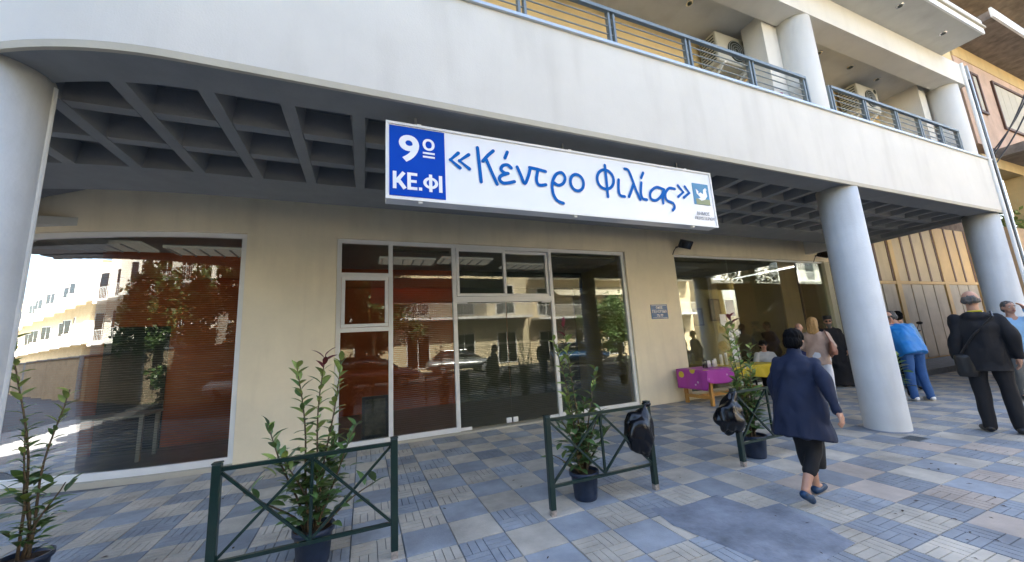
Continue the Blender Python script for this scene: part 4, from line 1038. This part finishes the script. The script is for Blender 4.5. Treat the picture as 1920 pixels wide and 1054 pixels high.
MB().tube([T_ @ Vector(v) for v in ((-.07, -.03, .49), (-.05, .068, .515), (.05, .068, .515), (.07, -.03, .49))], .011).build('neck_strap', mat('yellow_strap', (.6, .5, .02), .6), Pn, world=False)
# man in blue jacket bending forward
person('grey haired man in bright blue jacket and jeans bending forward', (9.7, 3.78, 0), 62, 1.78, lean=24, head=(10, 8),
    legs={-1: ((-.10, -.02, .5), (-.12, .03, .085), (-.16, -.13, .03)), 1: ((.10, -.03, .5), (.12, -.0, .085), (.14, -.17, .03))},
    arms={-1: ((-.26, -.1, .2), (-.2, -.28, .08)), 1: ((.26, -.08, .2), (.22, -.25, .05))},
    top=C_blue, bottom=C_jean, shoes=M_white, hair=Hr_grey, seed=9, rings=[(-.12, .21, .16), (0, .225, .17), (.18, .215, .165), (.33, .23, .155), (.42, .20, .12), (.49, .10, .08)])
# man with glasses in dark suit
Pn, T_, Hd, AR = person('grey haired man with glasses, dark suit and tie, half behind the column', (9.72, 4.02, 0), 205, 1.72, head=(20, 0), top=C_black, bottom=C_black, hair=Hr_grey, hairkind='bald', glasses=M_glass_far, seed=12)
MB().add([T_ @ Vector(v) for v in ((-.075, -.128, .40), (.075, -.128, .40), (.0, -.15, .12), (-.05, -.085, .49), (.05, -.085, .49))], [(0,2,1),(0,1,4,3)]).build('shirt_front', C_white, Pn, world=False)
MB().add([T_ @ Vector(v) for v in ((-.02, -.134, .43), (.02, -.134, .43), (.025, -.156, .16), (0, -.16, .13), (-.025, -.156, .16))], [(0,4,3,2,1)]).build('tie', Hr_brown, Pn, world=False)
person('dark haired person in a light blue shirt behind the man with glasses', (11.2, 4.45, 0), 20, 1.74, top=C_lblue, bottom=C_jean, hair=Hr_black, seed=14)
# man on the phone
person('man in a light blue shirt holding a phone to his ear beside the far column', (10.85, 2.80, 0), 215, 1.76, head=(10, 0), top=C_lblue, bottom=C_grey, hair=Hr_grey, seed=17,
    arms={1: ((.3, -.12, .22), (.14, -.12, .60)), -1: ((-.24, .04, .18), (-.25, -.05, -.06))})
# blonde woman with handbag
Pn, T_, Hd, AR = person('blonde woman in a pink knitted sweater and white trousers with a brown handbag', (8.15, 4.5, 0), 25, 1.68, top=C_knit, bottom=C_white, shoes=M_white, hair=Hr_blonde, hairkind='long', seed=20, twist=-8, pant_r=.95,
    arms={-1: ((-.26, .05, .2), (-.2, -.12, .05)), 1: ((.25, .0, .2), (.18, -.16, .08))})
hb_ = MB().loft([(.98, -.24, .07, .06, .13), (1.05, -.24, .07, .07, .16), (1.2, -.23, .06, .05, .13), (1.24, -.23, .06, .03, .1)], n=16)
M_hbag = mat('brown_leather', (.25, .10, .06), .45, var=.15)
link_mesh('handbag', remesh(hb_, .01, 2), M_hbag, Pn)
MB().tube([(-.23, .15, 1.22), (-.18, .12, 1.40), (-.16, .0, 1.46), (-.19, -.06, 1.38), (-.23, -.03, 1.22)], .011).build('bag_strap', M_hbag, Pn, world=False)
# priest
person('priest in a long black cassock and tall black hat with a grey beard', (11.0, 5.72, 0), 212, 1.72, top=C_black, hair=Hr_grey, beard=Hr_grey, hat=True, seed=23, glasses=M_glass_far,
    rings=[(-.93, .36, .30), (-.6, .31, .25), (-.2, .26, .19), (0, .24, .17), (.18, .225, .16), (.33, .235, .15), (.42, .205, .12), (.5, .09, .075)])
person('bald man in a blue shirt facing the blonde woman', (9.0, 5.25, 0), 200, 1.60, lean=6, top=C_indigo, bottom=C_black, hair=Hr_grey, hairkind='bald', seed=26)
# seated woman behind the table
sl = {s: ((s*.12, -.42, .52), (s*.12, -.40, .12), (s*.13, -.56, .06)) for s in (-1, 1)}
q_, T_, Hd, AR = person('seated woman with sunglasses and a pale patterned blouse behind the table', (8.98, 6.1, -.42), 225, 1.66, legs=sl, top=C_pat, bottom=C_black, hair=Hr_black, hairkind='bob', glasses=M_black, seat=True, seed=30,
    arms={-1: ((-.25, -.04, .2), (-.2, -.22, .12)), 1: ((.25, -.04, .2), (.2, -.22, .12))})
for o in q_.children: pass
ch = tag(empty('chair', (8.98, 6.1, 0)), 'dark chair under the seated woman behind the table', 'chair')
bevel_mod(MB().box((8.76, 5.9, .40), (9.2, 6.32, .44)).build('seat', M_black, ch), .01)
for x in (8.79, 9.17):
    for y in (5.93, 6.29): MB().bar((x, y, 0), (x, y, .4), .03).build('leg', M_black, ch)
bevel_mod(MB().box((8.78, 6.32, .55), (9.18, 6.35, .88)).build('backrest', M_black, ch), .01)
person('man in a dark indigo shirt standing inside the open entrance', (10.75, 7.0, .02), 165, 1.70, lean=12, top=C_indigo, bottom=C_black, hair=Hr_brown, seed=33, arms={1: ((.26, -.05, .2), (.2, -.3, .18)), -1: ((-.25, .05, .2), (-.24, -.05, -.05))})
person('person in a beige short sleeved shirt reaching out inside the shop window', (10.0, 7.3, .02), 0, 1.66, top=C_beige, bottom=C_black, hair=Hr_brown, sleeve=0, seed=36, arms={1: ((.25, -.1, .2), (.16, -.36, .16)), -1: ((-.25, -.1, .2), (-.16, -.36, .16))})
# passer-by on the far side of the road, seen in the glass
person('person in a dark jacket and jeans standing on the road, reflected in the glass', (7.4, -1.6, -.14), 90, 1.76, top=C_black, bottom=C_jean, hair=Hr_black, seed=40)

# ------------------------------------------------------------------ scooter on the walkway
so_ = tag(empty('parked_scooter', (14.6, 5.75, .15), R(20)), 'dark parked scooter with silver side panel on the raised walkway', 'scooter')
def wheel(nm, c, r, par, tr=.05):
    w = MB().tube([(c[0]+r*math.cos(t), c[1], c[2]+r*math.sin(t)) for t in [i*math.pi/12 for i in range(25)]], tr, 8).build('tyre' if nm == 'wheel' else nm, M_black, par, True, world=False)
    return w
for wx in (-.62, .62):
    wheel('wheel', (wx, 0, .25), .2, so_)
    MB().lathe([(.16, -.03), (.16, .03)], (wx, 0, .25), 18, Matrix.Rotation(R(90), 4, 'X')).build('rim', M_silver, so_, world=False)
bd = MB().loft([(-.85, 0, .72, .04, .03), (-.7, 0, .68, .13, .09), (-.4, 0, .58, .16, .18), (-.1, 0, .5, .15, .2), (.1, 0, .35, .14, .08), (.4, 0, .33, .14, .06), (.5, 0, .5, .12, .2), (.62, 0, .75, .1, .25)], Matrix(((0,0,1,0),(1,0,0,0),(0,1,0,0),(0,0,0,1))))
link_mesh('body', remesh(bd, .02, 2), M_black, so_)
sp2 = MB().loft([(-.75, 0, .66, .15, .03), (-.5, 0, .6, .175, .07), (-.2, 0, .56, .172, .05), (-.1, 0, .55, .15, .02)], Matrix(((0,0,1,0),(1,0,0,0),(0,1,0,0),(0,0,0,1))))
link_mesh('side_panel', remesh(sp2, .015, 2), M_silver, so_)
st_ = MB().loft([(-.8, 0, .80, .10, .03), (-.5, 0, .80, .14, .05), (-.1, 0, .75, .13, .05), (.0, 0, .72, .1, .03)], Matrix(((0,0,1,0),(1,0,0,0),(0,1,0,0),(0,0,0,1))))
link_mesh('seat', remesh(st_, .015, 2), M_black, so_)
MB().box((-.9, -.06, .62), (-.86, .06, .68)).build('tail_light', mat('amber', (.6, .18, .02), .3), so_, world=False)
MB().tube([(.5, -.33, 1.02), (.56, 0, 1.0), (.5, .33, 1.02)], .016).build('handlebar', M_black, so_, world=False)
for s in (-1, 1):
    MB().tube([(.5, s*.25, 1.02), (.46, s*.32, 1.22)], .007).build('mirror_stem', M_black, so_, world=False); MB().ell((.45, s*.34, 1.25), (.02, .07, .045)).build('mirror', M_black, so_, True, world=False)
MB().tube([(-.25, .12, .3), (-.3, .2, .01)], .014).build('stand', M_black, so_, world=False)

# ------------------------------------------------------------------ across the road (seen in the glass, and the source of bounced sunlight)
def opp(x0, x1, y, h, m, lab, floors=3, awning=None, step=3.3):
    o = tag(empty('apartment_building', ((x0+x1)/2, y, -.14)), lab, 'building')
    MB().box((x0, y-9, -.14), (x1, y, h)).build('wall', m, o)
    fh = h/floors; k = 0
    for f in range(floors):
        x = x0+.8
        while x+1.6 < x1:
            z0 = f*fh+(.1 if f == 0 else .25); z1 = z0+2.3
            w = MB().box((x, y-.02, z0), (x+1.6, y+.04, z1)).build('window', M_alu, o)
            MB().box((x+.08, y+.041, z0+.08), (x+.77, y+.05, z1-.08)).build('pane', M_glass_far, w); MB().box((x+.83, y+.041, z0+.08), (x+1.52, y+.05, z1-.08)).build('pane', M_glass_far, w)
            x += step; k += 1
        if f:
            z = f*fh
            MB().box((x0+.2, y+.06, z-.12), (x1-.2, y+1.4, z+.04)).build('balcony', M_white, o)
            r_ = MB().box((x0+.25, y+1.33, z+.95), (x1-.25, y+1.37, z+1.0)).build('railing', M_white, o)
            bb_ = MB(); x = x0+.3
            while x < x1-.3: bb_.box((x, y+1.34, z+.04), (x+.02, y+1.36, z+.95)); x += .13
            tag(bb_.build('bars', M_white, r_), kind='stuff')
            if awning and f == 1:
                MB().add([(x0+2, y+.1, z+2.6), (x1-3, y+.1, z+2.6), (x1-3, y+1.7, z+1.7), (x0+2, y+1.7, z+1.7)], [(0,1,2,3)]).build('awning', awning, o)
    return o
M_oc = mat('opposite_cream', (.70, .60, .40), .9, var=.1, stains=.2); M_ow = mat('opposite_white', (.80, .77, .70), .9, var=.08, stains=.2); M_oo = mat('opposite_ochre', (.72, .60, .40), .9, var=.1, stains=.2)
M_awn = mat('awning_cloth', (.6, .55, .42), .9)
opp(-90, -36, -16, 11, M_oo, 'long ochre block far along the road', 3)
opp(-34, -11, -15, 10, M_ow, 'white apartment block across the road with long balconies', awning=None)
opp(-8, 12, -13, 7, M_oc, 'low cream building across the road with railings and awning', 2, M_awn)
opp(12.3, 30, -13.5, 10, M_oo, 'ochre apartment block across the road', 3, M_awn)
opp(31, 60, -13, 13, M_ow, 'tall white apartment block far across the road', 4)
def car(x, y, m, lab, rz=0):
    c = tag(empty('parked_car', (x, y, -.14), rz), lab, 'car', 'cars parked across the road')
    Mx = Matrix(((0,0,1,0),(1,0,0,0),(0,1,0,0),(0,0,0,1)))
    bd = MB().loft([(-2.1, 0, .55, .70, .22), (-1.9, 0, .6, .82, .33), (-.8, 0, .62, .86, .36), (.8, 0, .6, .86, .34), (1.8, 0, .55, .82, .28), (2.1, 0, .5, .68, .2)], Mx)
    link_mesh('body', remesh(bd, .05, 2), m, c)
    cb_ = MB().loft([(-1.7, 0, .95, .6, .1), (-1.2, 0, 1.1, .66, .3), (0, 0, 1.12, .68, .34), (.7, 0, 1.05, .66, .26), (1.2, 0, .9, .6, .08)], Mx)
    link_mesh('cabin', remesh(cb_, .05, 2), M_glass_far, c)
    rf = MB().box((-1.1, -.52, 1.40), (.35, .52, 1.46)).build('roof', m, c, world=False); bevel_mod(rf, .03)
    for sx in (-1.3, 1.3):
        for sy in (-.78, .78):
            w = MB().lathe([(.31, -.1), (.33, -.06), (.33, .06), (.31, .1)], (sx, sy, .33), 22, Matrix.Rotation(R(90), 4, 'X')).build('wheel', M_black, c, world=False)
            MB().lathe([(.2, -.115), (.2, .115)], (0+sx, sy, .33), 16, Matrix.Rotation(R(90), 4, 'X')).build('rim', M_silver, w, world=False)
    for sy in (-.55, .55): MB().box((2.02, sy-.15, .55), (2.12, sy+.15, .68)).build('headlight', M_white, c, world=False)
car(-4.6, -4.2, M_white, 'white car parked across the road, reflected in the curved window'); car(.2, -4.2, mat('dark_red_paint', (.10, .02, .02), .3, coat=.6), 'dark red car parked across the road')
car(5.6, -9.6, M_silver, 'silver car parked by the cream building across the road'); car(13.5, -8.6, mat('blue_paint', (.03, .09, .2), .3, coat=.6), 'blue car parked by the ochre block across the road', .1)
gw = tag(empty('added_screen_wall', (-22, -5.2, -.14)), 'long dull tan wall added across the road to darken the curved window reflection', 'wall')  # added to cover the bright road in the curved window's reflection
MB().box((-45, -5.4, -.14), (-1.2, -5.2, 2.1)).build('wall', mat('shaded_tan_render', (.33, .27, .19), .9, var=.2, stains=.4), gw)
MB().box((-45.05, -5.45, 2.1), (-1.15, -5.15, 2.18)).build('coping', M_kerb, gw)
for k in range(16): MB().box((-44+k*2.8, -5.196, .0), (-43.75+k*2.8, -5.14, 2.095)).build('pilaster', M_kerb, gw)
def tree(x, y, h, lab, seed):
    rnd = random.Random(seed); t = tag(empty('street_tree', (x, y, -.14)), lab, 'tree')
    MB().tube([(x, y, -.14), (x+.05, y, h*.3), (x, y+.1, h*.55)], [.13, .1, .06]).build('trunk', M_stem, t, True)
    b = MB(); cl_ = [(rnd.gauss(0, 1.0), rnd.gauss(0, .8), h*.55+rnd.gauss(0, h*.17)) for _ in range(34)]
    for i in range(7000):
        q = rnd.choice(cl_); c = Vector((x+q[0]+rnd.gauss(0, .28), y+q[1]+rnd.gauss(0, .28), q[2]+rnd.gauss(0, .25)))
        d = Vector((rnd.gauss(0,1), rnd.gauss(0,1), rnd.gauss(0,1))).normalized(); e = d.cross(Vector((rnd.gauss(0,1), rnd.gauss(0,1), rnd.gauss(0,1)))).normalized()
        b.add([c-d*.12, c+e*.07, c+d*.12, c-e*.07], [(0,1,2,3)])
    tag(b.build('crown', M_leaf, t), kind='stuff')
for k, (x, y, h) in enumerate(((-14.6, -6, 7), (-11.8, -5.8, 8), (-8.7, -6, 7.4), (-5.6, -5.8, 8.2), (-2.4, -6, 7.6), (.4, -6.2, 6.5))):  # trees after the first added to darken the curved window's reflection
    tree(x, y, h, ('street tree at the end of the row beside the white block', 'added second tree of the row from the white block', 'added third tree of the row from the white block', 'added tallest tree in the row across the road', 'added fifth tree of the row across the road', 'added tree ending the row before the cream building')[k], k+1)
tree(17, -8.5, 5.5, 'street tree across the road beside the ochre block', 2)

bpy.data.scenes.remove(TMPS)
